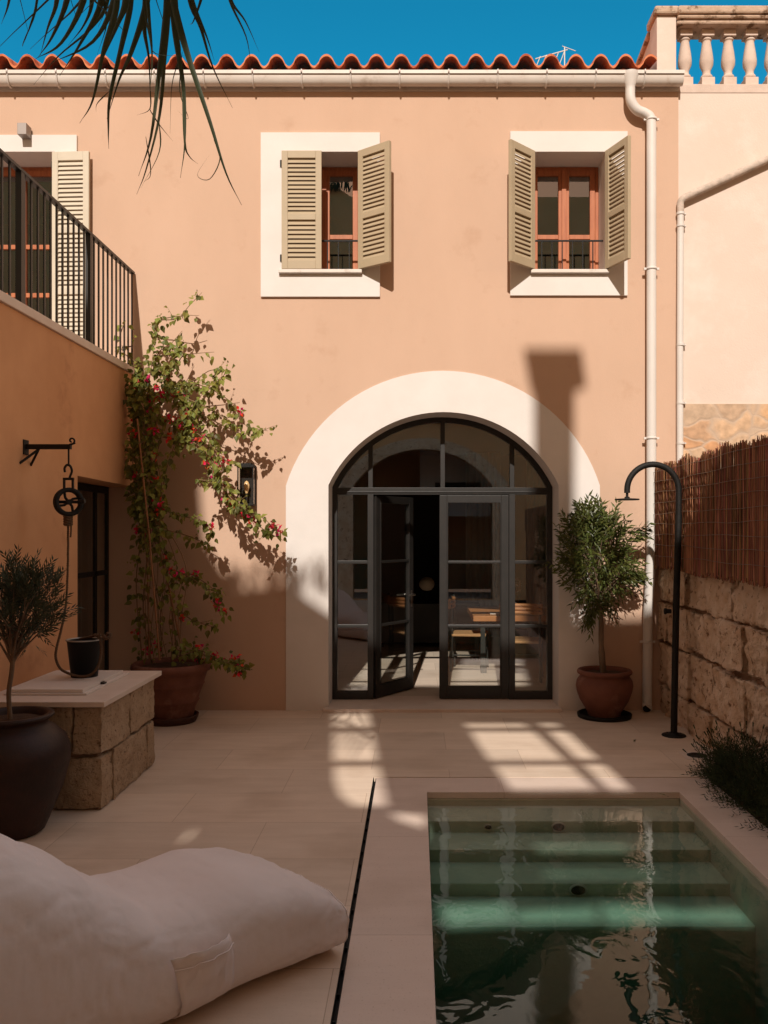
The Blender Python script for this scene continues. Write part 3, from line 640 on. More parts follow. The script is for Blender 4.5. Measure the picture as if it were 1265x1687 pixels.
# ------------------------------------------------------------------ right garden wall of rough blocks
def rough_block(k, x0, x1, y0, y1, z0, z1, amp=.018, res=.03, rd=.02, seed=0, faces='xXyYzZ', nfreq=3.0):
    cx, cy, cz = (x0+x1)/2, (y0+y1)/2, (z0+z1)/2; hx, hy, hz = (x1-x0)/2, (y1-y0)/2, (z1-z0)/2
    def pt(x, y, z):
        # round edges: move to rounded box
        p = Vector((x-cx, y-cy, z-cz)); q = Vector((max(-hx+rd, min(hx-rd, p.x)), max(-hy+rd, min(hy-rd, p.y)), max(-hz+rd, min(hz-rd, p.z))))
        d = p-q
        if d.length > 1e-6: d.normalize(); p = q+d*rd
        w = Vector((cx, cy, cz))+p; s = Vector((seed*7.7, seed*3.1, 0))
        nn = noise.noise(w*nfreq+s)*.8+noise.noise(w*nfreq*3+s)*.5+noise.noise(w*nfreq*8+s)*.35-abs(noise.noise(w*nfreq*5+s*2))*.35
        n_ = Vector((p.x/hx, p.y/hy, p.z/hz)); m = max(abs(n_.x), abs(n_.y), abs(n_.z)); n_ = Vector([c_ if abs(c_) > m*.93 else 0 for c_ in n_]).normalized()
        return w+n_*(nn*amp-amp*.35)
    def face(ax, s):
        if ax == 0: U, V = (y0,y1), (z0,z1)
        elif ax == 1: U, V = (x0,x1), (z0,z1)
        else: U, V = (x0,x1), (y0,y1)
        nu = max(2, int((U[1]-U[0])/res)); nv = max(2, int((V[1]-V[0])/res)); vs = []; fs = []
        for i in range(nu+1):
            for j in range(nv+1):
                u = U[0]+(U[1]-U[0])*i/nu; v = V[0]+(V[1]-V[0])*j/nv
                c_ = (x0, x1)[s] if ax == 0 else (y0, y1)[s] if ax == 1 else (z0, z1)[s]
                vs.append(pt(*((c_,u,v) if ax == 0 else (u,c_,v) if ax == 1 else (u,v,c_))))
        for i in range(nu):
            for j in range(nv):
                a = i*(nv+1)+j; q = (a, a+nv+1, a+nv+2, a+1)
                flip = (s == 1) ^ (ax == 1)
                fs.append(q if flip else q[::-1])
        k.add(vs, fs, True)
    for i, c_ in enumerate('xXyYzZ'):
        if c_ in faces: face(i//2, i % 2)
gw = thing('garden_wall', (2.6, 5.0, 0), 'rough golden sandstone block wall between the lavender and the reed screen', 'wall')
rnd = random.Random(11)
k = B(); z = -.05; XW = 2.47; ci = 0
for hc in (.34, .44, .40, .46, .30):
    y = D-.01-rnd.uniform(0, .1)*0
    y = D-.005; first = True
    while y > 0.5:
        wl = rnd.uniform(.42, .95) if not first else rnd.uniform(.3, .6); first = False
        ya = max(y-wl, .4)
        res = .019 if y > 5.2 else .08
        j = rnd.uniform(-.012, .022)
        rough_block(k, XW+j, XW+.22, ya+.006, y-.006, z+.006+rnd.uniform(-.008,.006), z+hc-.006+rnd.uniform(-.006,.008), amp=.045, res=res, rd=.022, seed=rnd.random()*50, faces='xyYzZ', nfreq=3.4)
        y = ya
    z += hc; ci += 1
k.build('stone_blocks', M_stone, gw, recalc=False)
k = B(); k.box(XW+.085, XW+.28, -1.5, D-.004, -.05, z-.04); k.box(XW+.06, XW+.28, -1.5, D-.004, z-.04, 2.36); k.build('mortar_core', M_mortar, gw)

# reed screen
rs = thing('reed_screen', (2.43, 6.0, 1.48), 'red-brown split reed screen wired along the top of the sandstone wall', 'reed fence')
rnd = random.Random(5); k = B(); y = D-.012
while y > 3.4:
    for layer in (0, 1):
        r = rnd.uniform(.0024, .0048); x = 2.425+layer*.013+rnd.uniform(-.004,.004); yy = y+rnd.uniform(-.004,.004)
        zt_ = 2.50+.035*noise.noise(Vector((yy*3.2,0,0)))*2+rnd.uniform(-.03,.02)-(rnd.random() < .12)*rnd.uniform(0,.12)
        z0_ = 1.50-.03*(D-yy)/3+.05*noise.noise(Vector((yy*1.7,5,0)))+rnd.uniform(-.025,.025); l1 = rnd.uniform(-.02,.02); l2 = rnd.uniform(-.02,.02)
        wv = .012*noise.noise(Vector((yy*5,1,0)))
        k.tube([(x+wv,yy,z0_), (x-wv+rnd.uniform(-.005,.005),yy+l1*.5,(z0_+zt_)/2), (x+wv,yy+l2,zt_)], [r,r,r*.8], 5, caps=False)
    y -= rnd.uniform(.0055, .008)
k.build('reeds', M_reed, rs, recalc=False)
for i in range(9):
    z = 1.60+i*.105; pts = []
    for j in range(90): yy = D-.02-j*.058; pts.append((2.410+.005*noise.noise(Vector((yy*4,i,0))), yy, z+.018*noise.noise(Vector((yy*1.6,i*3.3,0)))))
    k = B(); k.tube(pts, .0022, 4, caps=False); k.build('wire', M_wire, rs)

# ------------------------------------------------------------------ outdoor shower
sx, sy = G(1110,1212).x, G(1110,1212).y
sh = thing('outdoor_shower', (sx, sy, 0), 'tall black outdoor shower with a hooked arm and round rain head', 'shower')
k = B(); k.lathe([(.001,0.0),(.105,0.0),(.108,.005),(.102,.012),(.045,.016),(.04,.03),(.001,.03)], (sx,sy,0), 32)
for i in range(4): a = i*pi/2+.5; k.tube([(sx+.08*cos(a),sy+.08*sin(a),.01),(sx+.08*cos(a),sy+.08*sin(a),.018)], .008, 8)
k.build('base_plate', M_iron, sh)
xt = FX(1118, sy); R = (FX(1118,sy)-FX(1033,sy))/2; za = FZ(848, sy)-.0
k = B(); k.tube([(sx,sy,.02),(sx+(xt-sx)*.5,sy,1.2),(xt,sy,za)], .030, 18); k.build('pole', M_iron, sh)
zc = FZ(765,sy)-R; pts = [(xt,sy,za-.002)]
for i in range(25):
    a = pi*i/24; pts.append((xt-R+R*cos(a), sy, zc+R*sin(a)))
pts.append((xt-2*R, sy, FZ(812, sy)))
k = B(); k.tube(pts, .027, 16)
k.tube([(xt-2*R, sy, FZ(812,sy)), (xt-2*R, sy, FZ(819,sy))], .012, 10)
k.build('arm', M_iron, sh)
k = B(); hx = xt-2*R; k.lathe([(.001,.034),(.022,.03),(.024,.018),(.108,.012),(.11,.002),(.104,0),(.001,0)], (hx, sy, FZ(824,sy)), 32); k.build('shower_head', M_iron, sh)
k = B(); zt_ = FZ(1007,sy); k.tube([(sx-.025,sy,zt_),(sx-.07,sy,zt_)], .020, 12); k.tube([(sx-.07,sy,zt_),(sx-.085,sy,zt_)], .028, 12); k.build('tap', M_iron, sh)
# floor drain
p = G(1148,1245); o = thing('floor_drain', (p.x,p.y,0), 'round floor drain in a square plate near the shower', 'drain')
k = B(); k.box(p.x-.12,p.x+.12,p.y-.12,p.y+.12,.0005,.003); k.build('plate', M_slab, o)
k = B(); k.lathe([(.001,.006),(.05,.006),(.052,.008),(.075,.008),(.08,.004),(.08,.0031)], (p.x,p.y,0), 28); k.build('grate', M_iron, o)

# ------------------------------------------------------------------ foliage helpers
def leafset(k, items, fold=.25, curl=.15):
    """items: (pos, dir, up, length, width)"""
    for p, d, u, l, w in items:
        d = d.normalized(); s = d.cross(u)
        if s.length < 1e-4: s = d.orthogonal()
        s.normalize(); n = s.cross(d)
        a = p; m1 = p+d*l*.4-n*l*curl*.2; e = p+d*l-n*l*curl
        k.add([a, m1+s*w*.5+n*w*fold, m1, m1-s*w*.5+n*w*fold, e], [(0,1,2),(0,2,3),(1,4,2),(2,4,3)])
def rv(r): 
    while True:
        v = Vector((r.uniform(-1,1), r.uniform(-1,1), r.uniform(-1,1)))
        if .05 < v.length < 1: return v.normalized()
def pot_soil(o, c, r, z): 
    k = B(); k.lathe([(.001,z+.01),(r*.6,z+.012),(r,z)], c, 24, wob=.1); k.build('soil', M_soil, o)

# right potted tree
c = G(996,1181); c = Vector((c.x, c.y+.01, 0))
pt_ = thing('potted_tree', c, 'bushy ball-headed laurel in a bulging terracotta pot between the arched door and the downpipe', 'potted tree')
k = B(); k.lathe([(.001,.0),(.262,.0),(.268,.035),(.255,.04),(.245,.02),(.001,.02)], c, 40); k.build('saucer', M_black, pt_)
k = B(); k.lathe([(.160,.022),(.166,.05),(.196,.10),(.243,.175),(.273,.26),(.281,.315),(.273,.362),(.247,.402),(.238,.415),(.255,.425),(.268,.437),(.272,.455),(.262,.47),(.235,.47),(.225,.45),(.22,.42)], c, 48, wob=.02); k.build('pot', M_terra, pt_)
pot_soil(pt_, c, .225, .43)
rnd = random.Random(21); top = Vector((FX(990,c.y), c.y, 1.0)); cc = P(985, 922, c.y)
k = B(); k.tube(smoothpath([c+Vector((-.01,0,.42)), c+Vector((-.03,.01,.7)), top, Vector((cc.x,cc.y,1.35))], 5), [.032]*5+[.026]*5+[.02]*6, 10)
items = []
for i in range(26):
    d = rv(rnd); d.z = abs(d.z)*.8+.1; d.normalize(); st = Vector((cc.x,cc.y,1.05+rnd.random()*.35)); en = cc+Vector((d.x*.34,d.y*.30,(d.z-.35)*.5)); k.tube([st,(st+en)/2+rv(rnd)*.04,en], [.010,.007,.003], 5)
k.build('trunk', M_bark, pt_)
# lobes
lobes = [(cc+Vector((0,0,-.02)),.31,1.0), (cc+Vector((-.17,0,.24)),.22,.9), (cc+Vector((.12,-.02,.25)),.22,.8), (cc+Vector((-.19,.0,-.08)),.22,.8), (cc+Vector((.20,0,-.15)),.22,.8), (cc+Vector((0,0,-.38)),.20,.6), (cc+Vector((-.06,0,.36)),.18,.6)]
k = B()
for s in range(540):
    lc, lr, _ = rnd.choice(lobes); d = rv(rnd); rr = lr*(rnd.random()**.45)
    base = lc+Vector((d.x*rr, d.y*rr*.85, d.z*rr)); gd_ = ((base-cc).normalized()*.7+Vector((0,0,.45))+rv(rnd)*.5).normalized()
    L_ = rnd.uniform(.07,.17); nl = int(L_/.016)
    for j in range(nl):
        t_ = j/nl; az = j*2.4+s; perp = gd_.orthogonal().normalized(); q = perp*cos(az)+gd_.cross(perp)*sin(az)
        items.append((base+gd_*L_*t_, (gd_*.75+q*.85), q+Vector((0,0,.8)), rnd.uniform(.06,.095), rnd.uniform(.019,.027)))
for sp_, dr_ in ((P(1035,885,c.y), Vector((1,0,.25))), (P(1028,940,c.y), Vector((1,0,-.35))), (P(975,1010,c.y), Vector((-.2,-.2,-1)))):
    for s in range(7):
        g_ = (dr_+rv(rnd)*.25).normalized(); L_ = rnd.uniform(.12,.24); st = sp_+rv(rnd)*.05
        for j in range(14):
            az = j*2.4+s; perp = g_.orthogonal().normalized(); q = perp*cos(az)+g_.cross(perp)*sin(az)
            items.append((st+g_*L_*j/14, g_*.8+q*.8, q+Vector((0,0,.8)), rnd.uniform(.06,.095), rnd.uniform(.017,.024)))
leafset(k, items); k.build('crown', M_leaf, pt_, recalc=False)

# bougainvillea
c = Vector((FX(282,8.25), 8.25, 0)); bo = thing('bougainvillea', c, 'climbing bougainvillea with red bracts on canes in a tall ribbed terracotta pot', 'climbing plant')
k = B(); k.lathe([(.001,0),(.232,0),(.258,.05),(.262,.07),(.245,.07),(.225,.03),(.001,.03)], c, 40); k.build('saucer', mat('dark_saucer',(.09,.035,.022),.7,(.06,.025,.018),6), bo)
k = B(); k.lathe([(.20,.032),(.215,.06),(.232,.14),(.262,.20),(.27,.21),(.262,.225),(.285,.30),(.31,.36),(.318,.37),(.312,.385),(.335,.46),(.345,.49),(.372,.50),(.38,.53),(.376,.56),(.355,.575),(.335,.57),(.325,.54),(.32,.50)], c, 56, wob=.01); k.build('pot', M_terra, bo)
pot_soil(bo, c, .322, .53)
rnd = random.Random(8); Y = 8.30
k = B()
for a, b_, d0 in (((263,1088),(226,690),8.12), ((302,1082),(250,850),8.25), ((246,1088),(236,800),8.35)):
    k.tube([P(*a,d0), P((a[0]+b_[0])/2+2,(a[1]+b_[1])/2,d0+.06), P(*b_,d0+.15)], .0085, 8)
k.build('cane', M_cane, bo)
br = [ # main stems in photo coordinates: list of points, depth, leaf density, flower prob
 ([(250,1085),(238,1000),(246,900),(232,800),(236,700),(250,600),(262,520)],8.35,1.0,.03),
 ([(262,1085),(256,990),(240,880),(246,780),(262,690),(280,610),(300,560)],8.30,1.2,.04),
 ([(290,1085),(282,980),(262,900),(270,800),(290,720),(330,650),(378,612)],8.30,1.2,.05),
 ([(300,1085),(296,1000),(302,960)],8.2,1,.05),
 ([(236,1085),(226,960),(236,860),(222,760),(226,660),(230,610)],8.45,1.5,.03),
 ([(262,560),(254,530),(290,525),(310,505),(332,482)],8.45,.5,0),
 ([(262,560),(258,530),(300,520),(330,520)],8.5,.35,0),
 ([(290,620),(300,590),(320,583),(355,580)],8.4,.5,.02),
 ([(280,640),(320,625),(350,610),(378,612)],8.4,.6,.02),
 ([(270,640),(310,632),(345,640),(380,665),(405,700),(440,710)],8.4,1.1,.07),
 ([(260,650),(300,655),(340,670),(372,690),(400,712),(425,716)],8.35,1.1,.06),
 ([(265,690),(300,700),(335,720),(360,750),(385,770)],8.35,1.3,.10),
 ([(270,720),(320,730),(350,760),(372,810),(402,850)],8.3,1.2,.12),
 ([(330,790),(370,800),(400,840),(430,870),(465,890)],8.3,1.3,.08),
 ([(350,770),(365,800),(392,830),(430,850),(462,880)],8.25,1.1,.12),
 ([(270,840),(300,850),(335,860),(350,885)],8.3,1.2,.14),
 ([(262,870),(300,880),(330,890),(345,900)],8.25,1.0,.08),
 ([(282,960),(305,945),(330,955),(358,980),(368,1010)],8.3,1.0,.06),
 ([(288,940),(312,950),(340,970),(368,1012)],8.25,1.1,.06),
 ([(290,1000),(315,1020),(340,1030),(356,1035)],8.3,.9,.03),
 ([(290,1070),(320,1075),(355,1085),(385,1090),(402,1104)],8.15,1.5,.12),
 ([(300,1080),(330,1072),(362,1088),(398,1098)],8.05,1.2,.10),
 ([(232,640),(225,700),(218,760),(222,820),(228,850)],8.4,2.0,.03),
 ([(240,620),(250,680),(245,740),(252,800),(262,860)],8.35,2.2,.04),
 ([(225,600),(215,640),(222,680)],8.45,2.0,.03),
 ([(250,600),(290,640),(310,690),(300,740)],8.35,2.0,.05),
 ([(240,760),(250,820),(262,880),(275,930),(268,990)],8.3,1.3,.06),
 ([(215,570),(190,575),(198,545),(206,530)],8.5,.5,0),
 ([(228,600),(210,585),(195,580)],8.4,.6,.0),
 ([(255,610),(262,580),(280,570),(300,545)],8.4,1.0,.0),
 ([(285,660),(330,680),(350,720),(345,760),(372,800)],8.4,.9,.05)]
ks = B(); it = []; fl_ = []
for pts, d, den, fp in br:
    q = smoothpath([P(x+rnd.uniform(-3,3), y, d+.04*sin(i*2.1)+rnd.uniform(-.04,.04)) for i, (x, y) in enumerate(pts)], 6); n = len(q)
    ks.tube(q, [.0075*(1-.75*i/n) for i in range(n)], 5)
    ln = sum((q[i+1]-q[i]).length for i in range(n-1)); cnt = int(ln*50*den*(1.5 if den >= 1.5 else 1))
    for j in range(cnt):
        f = (j+rnd.random())/cnt*(n-1); i = min(n-2, int(f)); p = q[i].lerp(q[i+1], f-i)
        low = p.z < .9 and d < 8.4 and pts[0][1] > 1080 and pts[-1][1] < 1000
        if pts[0][1] > 1060 and pts[-1][1] < 1000 and p.z < 1.7 and rnd.random() < .62: continue
        off = rv(rnd)*rnd.uniform(.01,.06)*(1.3 if den > 1.2 else 1); dd_ = (off+Vector((0,-.02,-.045))+rv(rnd)*.02).normalized()
        s_ = rnd.uniform(.045,.085)
        it.append((p+off, dd_, Vector((0,-1,.5))+rv(rnd)*.7, s_, s_*rnd.uniform(.62,.8)))
        if rnd.random() < fp*.62 and p.z < 3.4:
            fc = p+off+rv(rnd)*.03
            for m_ in range(9): fl_.append((fc+rv(rnd)*.028, rv(rnd), rv(rnd), .042, .036))
    # small side twigs
    if den > .4:
        for j in range(int(ln*5)):
            i = rnd.randrange(n-1); p = q[i]; tw = p+rv(rnd)*rnd.uniform(.06,.15)+Vector((.03,-.02,.0)); ks.tube([p,(p+tw)/2+rv(rnd)*.01,tw], [.003,.002,.0012], 4)
            for m_ in range(3): 
                e = p.lerp(tw, .4+.3*m_); s_ = rnd.uniform(.02,.05); it.append((e, rv(rnd)+Vector((0,0,-.4)), Vector((0,-1,.4))+rv(rnd)*.6, s_, s_*.7))
# tie-together slim stems down in the pot
for i in range(9):
    x = 240+i*7; q = smoothpath([P(x,1086,8.3), P(x+rnd.uniform(-14,14),1020,8.32), P(x+rnd.uniform(-22,18),930,8.32), P(240+rnd.uniform(-12,30),820,8.35), P(245+rnd.uniform(-15,35),700,8.38)], 6); ks.tube(q, .0045, 5)
ks.build('stems', M_stem, bo, recalc=False)
k = B()
for p, d, u, l, w in it:     # heart shaped leaves
    d = d.normalized(); s = d.cross(u); 
    if s.length < 1e-4: s = d.orthogonal()
    s.normalize(); n_ = s.cross(d); fo = w*rnd.uniform(.05,.28)
    k.add([p, p+d*l*.12+s*w*.36+n_*fo*.6, p+d*l*.42+s*w*.5+n_*fo, p+d*l-n_*l*.15, p+d*l*.42-s*w*.5+n_*fo, p+d*l*.12-s*w*.36+n_*fo*.6, p+d*l*.45], [(0,1,2,6),(6,2,3),(6,3,4),(0,6,4,5)])
k.build('foliage', M_vleaf, bo, recalc=False)
k = B(); leafset(k, fl_, .2, .3); k.build('blossoms', M_flower, bo, recalc=False)

# olive tree in urn
c = Vector((FX(17,5.2), 5.2, 0)); ol = thing('olive_tree', c, 'small olive tree in a large dark round-shouldered urn in front of the stone well', 'potted tree')
k = B(); k.lathe([(.17,0),(.20,.02),(.235,.10),(.30,.26),(.342,.42),(.345,.50),(.315,.58),(.255,.635),(.215,.66),(.21,.68),(.235,.695),(.25,.71),(.245,.725),(.215,.725),(.20,.70),(.19,.66)], c, 56, wob=.012); k.build('urn', M_urn, ol)
pot_soil(ol, c, .195, .685)
rnd = random.Random(33); cc = Vector((FX(33,5.2), 5.2, FZ(1000,5.2)))
k = B(); k.tube(smoothpath([c+Vector((0,0,.69)), c+Vector((-.01,0,.85)), c+Vector((.01,0,1.0)), Vector((cc.x-.03,cc.y,cc.z-.12))], 5), .014, 9)
items = []
for i in range(34):
    d = rv(rnd); d.z = abs(d.z)*.9-.05; st = c+Vector((.01,0,rnd.uniform(1.0,1.15))); en = cc+Vector((d.x*.27, d.y*.25, d.z*.38-.06)); mid = st.lerp(en,.5)+Vector((0,0,.02))+rv(rnd)*.03
    k.tube([st,mid,en], [.007,.005,.002], 5)
k.build('trunk', M_bark, ol)
for s in range(400):
    d = rv(rnd); r_ = rnd.random()**.5; base = cc+Vector((d.x*.235*r_, d.y*.22*r_, d.z*.26*r_)); g_ = ((base-cc)*1.2+Vector((0,0,.32))+rv(rnd)*.22).normalized(); L_ = rnd.uniform(.06,.15); nl = int(L_/.0125)
    for j in range(nl):
        az = (j%2)*pi+s; perp = g_.orthogonal().normalized(); q = perp*cos(az)+g_.cross(perp)*sin(az)
        items.append((base+g_*L_*j/nl, g_+q*.6, q.cross(g_)+rv(rnd)*.4, rnd.uniform(.036,.060), rnd.uniform(.009,.013)))
k = B(); leafset(k, items, .1, .05); k.build('crown', M_olive, ol, recalc=False)

# lavender
rnd = random.Random(17)
for (x, y, r, h, lb) in ((2.28,6.30,.20,.27,'dark lavender bush at the far end of the bed, beside the floor drain'),(2.33,5.98,.22,.36,'dark lavender bush against the sandstone wall, second along the bed'),(2.29,5.62,.22,.30,'lavender bush spilling widest over the pale pool coping'),(2.33,5.20,.22,.3,'lavender bush farthest from the shower in the planting bed')):
    o = thing('lavender_bush', (x,y,-.02), lb, 'shrub', 'lavender bushes in the bed by the pool'); k = B(); items = []
    for s in range(340):
        a = rnd.random()*2*pi; el = rnd.uniform(.25,1.45); g_ = Vector((cos(a)*cos(el), sin(a)*cos(el), sin(el))); L_ = h*rnd.uniform(.65,1.12)*(.85+.35*sin(el))
        base = Vector((x+rnd.uniform(-.08,.08), y+rnd.uniform(-.12,.12), -.02)); nl = int(L_/.014)
        for j in range(2, nl):
            az = j*2.4+s; perp = g_.orthogonal().normalized(); q = perp*cos(az)+g_.cross(perp)*sin(az)
            pp = base+g_*L_*j/nl*(1)+Vector((0,0,-.06))*(j/nl)**2*cos(el)
            if pp.z < 0: continue
            items.append((pp, g_+q*.75, q.cross(g_), rnd.uniform(.026,.048), .0062))
    leafset(k, items, .05, .1); k.build('foliage', M_lav, o, recalc=False)
    k = B()
    for s in range(34):
        a = rnd.random()*2*pi; el = rnd.uniform(.7,1.5); g_ = Vector((cos(a)*cos(el), sin(a)*cos(el), sin(el))); base = Vector((x,y,0))+Vector((rnd.uniform(-.08,.08),rnd.uniform(-.1,.1),0)); e = base+g_*h*rnd.uniform(1.1,1.5); k.tube([base,e], .0018, 4); k.tube([e-g_*.03,e], .005, 5)
    k.build('flower_stalks', M_lav, o)

for px, py, rz, lb in ((1192,1302,.6,'dark narrow fallen leaf on the pool coping beside the lavender'),(1098,1312,2.2,'small fallen leaf on the coping corner by the pool steps'),(1044,1222,1.1,'dry fallen leaf on the paving between pot saucer and shower base')):
    p = G(px, py); o = thing('fallen_leaf', (p.x,p.y,.001), lb, 'leaf', 'fallen leaves on the paving')
    k = B(); d = Vector((cos(rz),sin(rz),.12)); leafset(k, [(Vector((p.x,p.y,.003)), d, Vector((0,0,1)), .075, .020)], .12, .1); k.build('blade', M_leaf, o, recalc=False)
    k = B(); k.tube([(p.x,p.y,.003),(p.x-.02*cos(rz),p.y-.02*sin(rz),.004)], .0012, 4); k.build('stalk', M_stem, o)
# ------------------------------------------------------------------ well, lid, bucket, pulley
we = thing('stone_well', (-2.48, 6.15, 0), 'low well of pitted marl blocks with a pale stone slab top', 'well')
k = B(); g_ = .004
for i, (x0,x1,y0,y1,z0,z1) in enumerate(((-2.27,-2.067,5.59,6.17,.36,.692),(-2.88,-2.27,5.59,6.17,.36,.692),(-2.88,-2.067,6.17,6.74,.36,.692),(-2.45,-2.067,5.59,5.82,0,.36),(-2.88,-2.45,5.59,5.82,0,.36),(-2.88,-2.067,5.82,6.55,0,.36),(-2.88,-2.067,6.55,6.74,0,.36))):
    rough_block(k, x0+g_, x1, y0, y1-g_, z0+g_, z1-g_, amp=.020, res=.018, rd=.012, seed=i*3.3, faces='xXyYzZ', nfreq=5)
k.build('stone_blocks', M_wellst, we, recalc=False)
k = B(); k.box(-2.85,-2.115,5.635,6.69,0,.69); k.build('mortar_core', M_mortar, we)
k = B(); k.box(-2.895,-2.035,5.54,6.79,.694,.730); k.build('slab', M_slab, we, bevel=.004)
k = B(); k.box(-2.80,-2.235,5.76,6.62,.7305,.744); k.build('lid_frame', M_white, we, bevel=.002)
k = B(); k.box(-2.79,-2.27,5.78,6.58,.7445,.768); ld = k.build('lid', M_white, we, bevel=.003)
k = B(); k.box(-2.268,-2.242,6.10,6.15,.7445,.756); k.tube([(-2.262,6.10,.757),(-2.262,6.15,.757)], .006, 8); k.build('lid_hinge', M_metal, ld)
bc = Vector((FX(139,6.3), 6.3, .769))
bu = thing('bucket', bc, 'black metal bucket with rope handle standing on the well lid', 'bucket')
k = B(); k.lathe([(.001,.004),(.088,.004),(.09,0),(.094,.0),(.122,.262),(.129,.266),(.129,.274),(.120,.274),(.092,.02),(.001,.016)], bc, 36)
k.build('body', M_black, bu)
k = B(); k.lathe([(.117,.268),(.121,.277),(.130,.276),(.131,.268)], bc, 36); k.build('rim', mat('zinc_rim',(.35,.33,.30),.5,metal=.6), bu)
def rope(k, pts, r=.009, n=8):
    q = smoothpath(pts, 14); L_ = 0; k.tube(q, r*.72, n)
    # two strands wound round
    for ph in (0, 2*pi/3, 4*pi/3):
        out = []; L_ = 0; a = None
        for i, p in enumerate(q):
            t = (q[min(i+1,len(q)-1)]-q[max(i-1,0)]).normalized()
            if a is None: a = t.orthogonal().normalized()
            a = (a-t*a.dot(t)).normalized(); bb = t.cross(a)
            if i: L_ += (p-q[i-1]).length
            an = L_*150+ph; out.append(p+(a*cos(an)+bb*sin(an))*r*.5)
        k.tube(out, r*.55, 5)
k = B(); rope(k, [P(178,1046,6.2), P(172,1052,6.25), P(163,1050,6.22), P(158,1046,6.2), P(150,1049,6.32), P(130,1053,6.4)], .012)
rope(k, [P(176,1043,6.2), P(182,1047,6.18), P(176,1052,6.16), P(170,1047,6.17)], .012); k.build('handle', M_rope, bu)
br_ = thing('wall_bracket', (XL, 6.3, 2.47), 'black wrought iron wall bracket with scrolled tip holding the pulley', 'bracket')
zb2 = FZ(736,6.3); xa = FX(117,6.3)
k = B(); k.box(XL, xa, 6.285, 6.315, zb2-.018, zb2+.018); k.box(XL-.0, XL+.008, 6.26, 6.34, zb2-.06, zb2+.05); k.build('bar', M_iron, br_)
for dy in (-.09, .09):
    k = B(); k.tube([(XL,6.3+dy,zb2-.13),(XL+.10,6.3,zb2-.018)], .010, 6); k.build('brace', M_iron, br_)
k = B(); q = [];
for i in range(16): a = -pi/2+i*.42; r = .026*(1-i/22); q.append((xa+.004+r*cos(a)*1.0, 6.3, zb2+.045+r*sin(a)))
k.tube([(xa-.03,6.3,zb2+.0),(xa+.004,6.3,zb2+.018)]+q, .007, 6); k.tube([(xa-.01,6.3,zb2+.015),(xa+.03,6.3,zb2+.028)], .008, 6); k.build('scroll', M_iron, br_)
pu = thing('pulley', (FX(112,6.3), 6.3, FZ(827,6.3)), 'black cast iron well pulley hanging from the bracket on a hook', 'pulley')
xp = FX(113,6.3); Z = lambda py: FZ(py,6.3)
k = B(); k.tube([(xp,6.3,Z(738)),(xp,6.3,Z(768))], .007, 8); hk = [];
k.tube(smoothpath([(xp-.028,6.3,Z(778)),(xp-.030,6.3,Z(771)),(xp-.012,6.3,Z(766)),(xp+.012,6.3,Z(768)),(xp+.024,6.3,Z(776)),(xp+.012,6.3,Z(784)),(xp+.002,6.3,Z(790))],4), .009, 8); k.build('hook', M_iron, pu)
k = B(); k.box(xp-.040,xp-.026,6.292,6.308,Z(806),Z(789)); k.box(xp+.024,xp+.038,6.292,6.308,Z(806),Z(789)); k.box(xp-.040,xp+.038,6.29,6.31,Z(791),Z(787)); 
k.tube([(xp-.105,6.3,Z(827)),(xp+.11,6.3,Z(827))], .012, 10); k.tube([(xp-.105,6.3,Z(827)),(xp-.075,6.3,Z(827))], .020, 10); k.tube([(xp+.075,6.3,Z(827)),(xp+.12,6.3,Z(825))], .018, 10); k.build('yoke', M_iron, pu)
Mw = Matrix.Translation((xp,6.3,Z(827))) @ Matrix.Rotation(radians(-50),4,'Z') @ Matrix.Rotation(pi/2,4,'Y')
k = B(Mw); k.lathe([(.075,-.022),(.105,-.026),(.107,-.02),(.094,0),(.107,.02),(.105,.026),(.075,.022),(.072,0),(.075,-.022)], n=36)
for i in range(4):
    a = i*pi/2+.4; k.tube([(0,0,0),(.04*cos(a+.25),.04*sin(a+.25),0),(.078*cos(a),.078*sin(a),0)], .010, 7)
k.tube([(0,0,-.03),(0,0,.03)], .02, 12); k.build('wheel', M_iron, pu)
ro = thing('rope', (xp, 6.3, Z(1000)), 'thick hemp rope hanging from the pulley and looping down to the bucket', 'rope')
k = B(); rope(k, [P(112,851,6.3), P(112,900,6.3), P(111,950,6.28), P(108,1000,6.25), P(100,1040,6.2), P(93,1068,6.15), P(92,1085,6.13), P(99,1101,6.12), P(112,1109,6.12)+Vector((0,0,.0)), P(130,1114,6.15), P(148,1112,6.14), P(160,1100,6.14), P(166,1080,6.16), P(166,1062,6.18), P(164,1044,6.2)], .010)
k.build('strand', M_rope, ro)
k = B(); rope(k, [P(116,852,6.29), P(117,870,6.28), P(116,885,6.28)], .007)
for i in range(4): z = Z(852+i*4); k.tube([(xp-.004+.026*cos(a),6.3+.026*sin(a),z+.004*sin(a*2)) for a in [j*.6 for j in range(11)]], .010, 6)
k.build('knot', M_rope, ro)

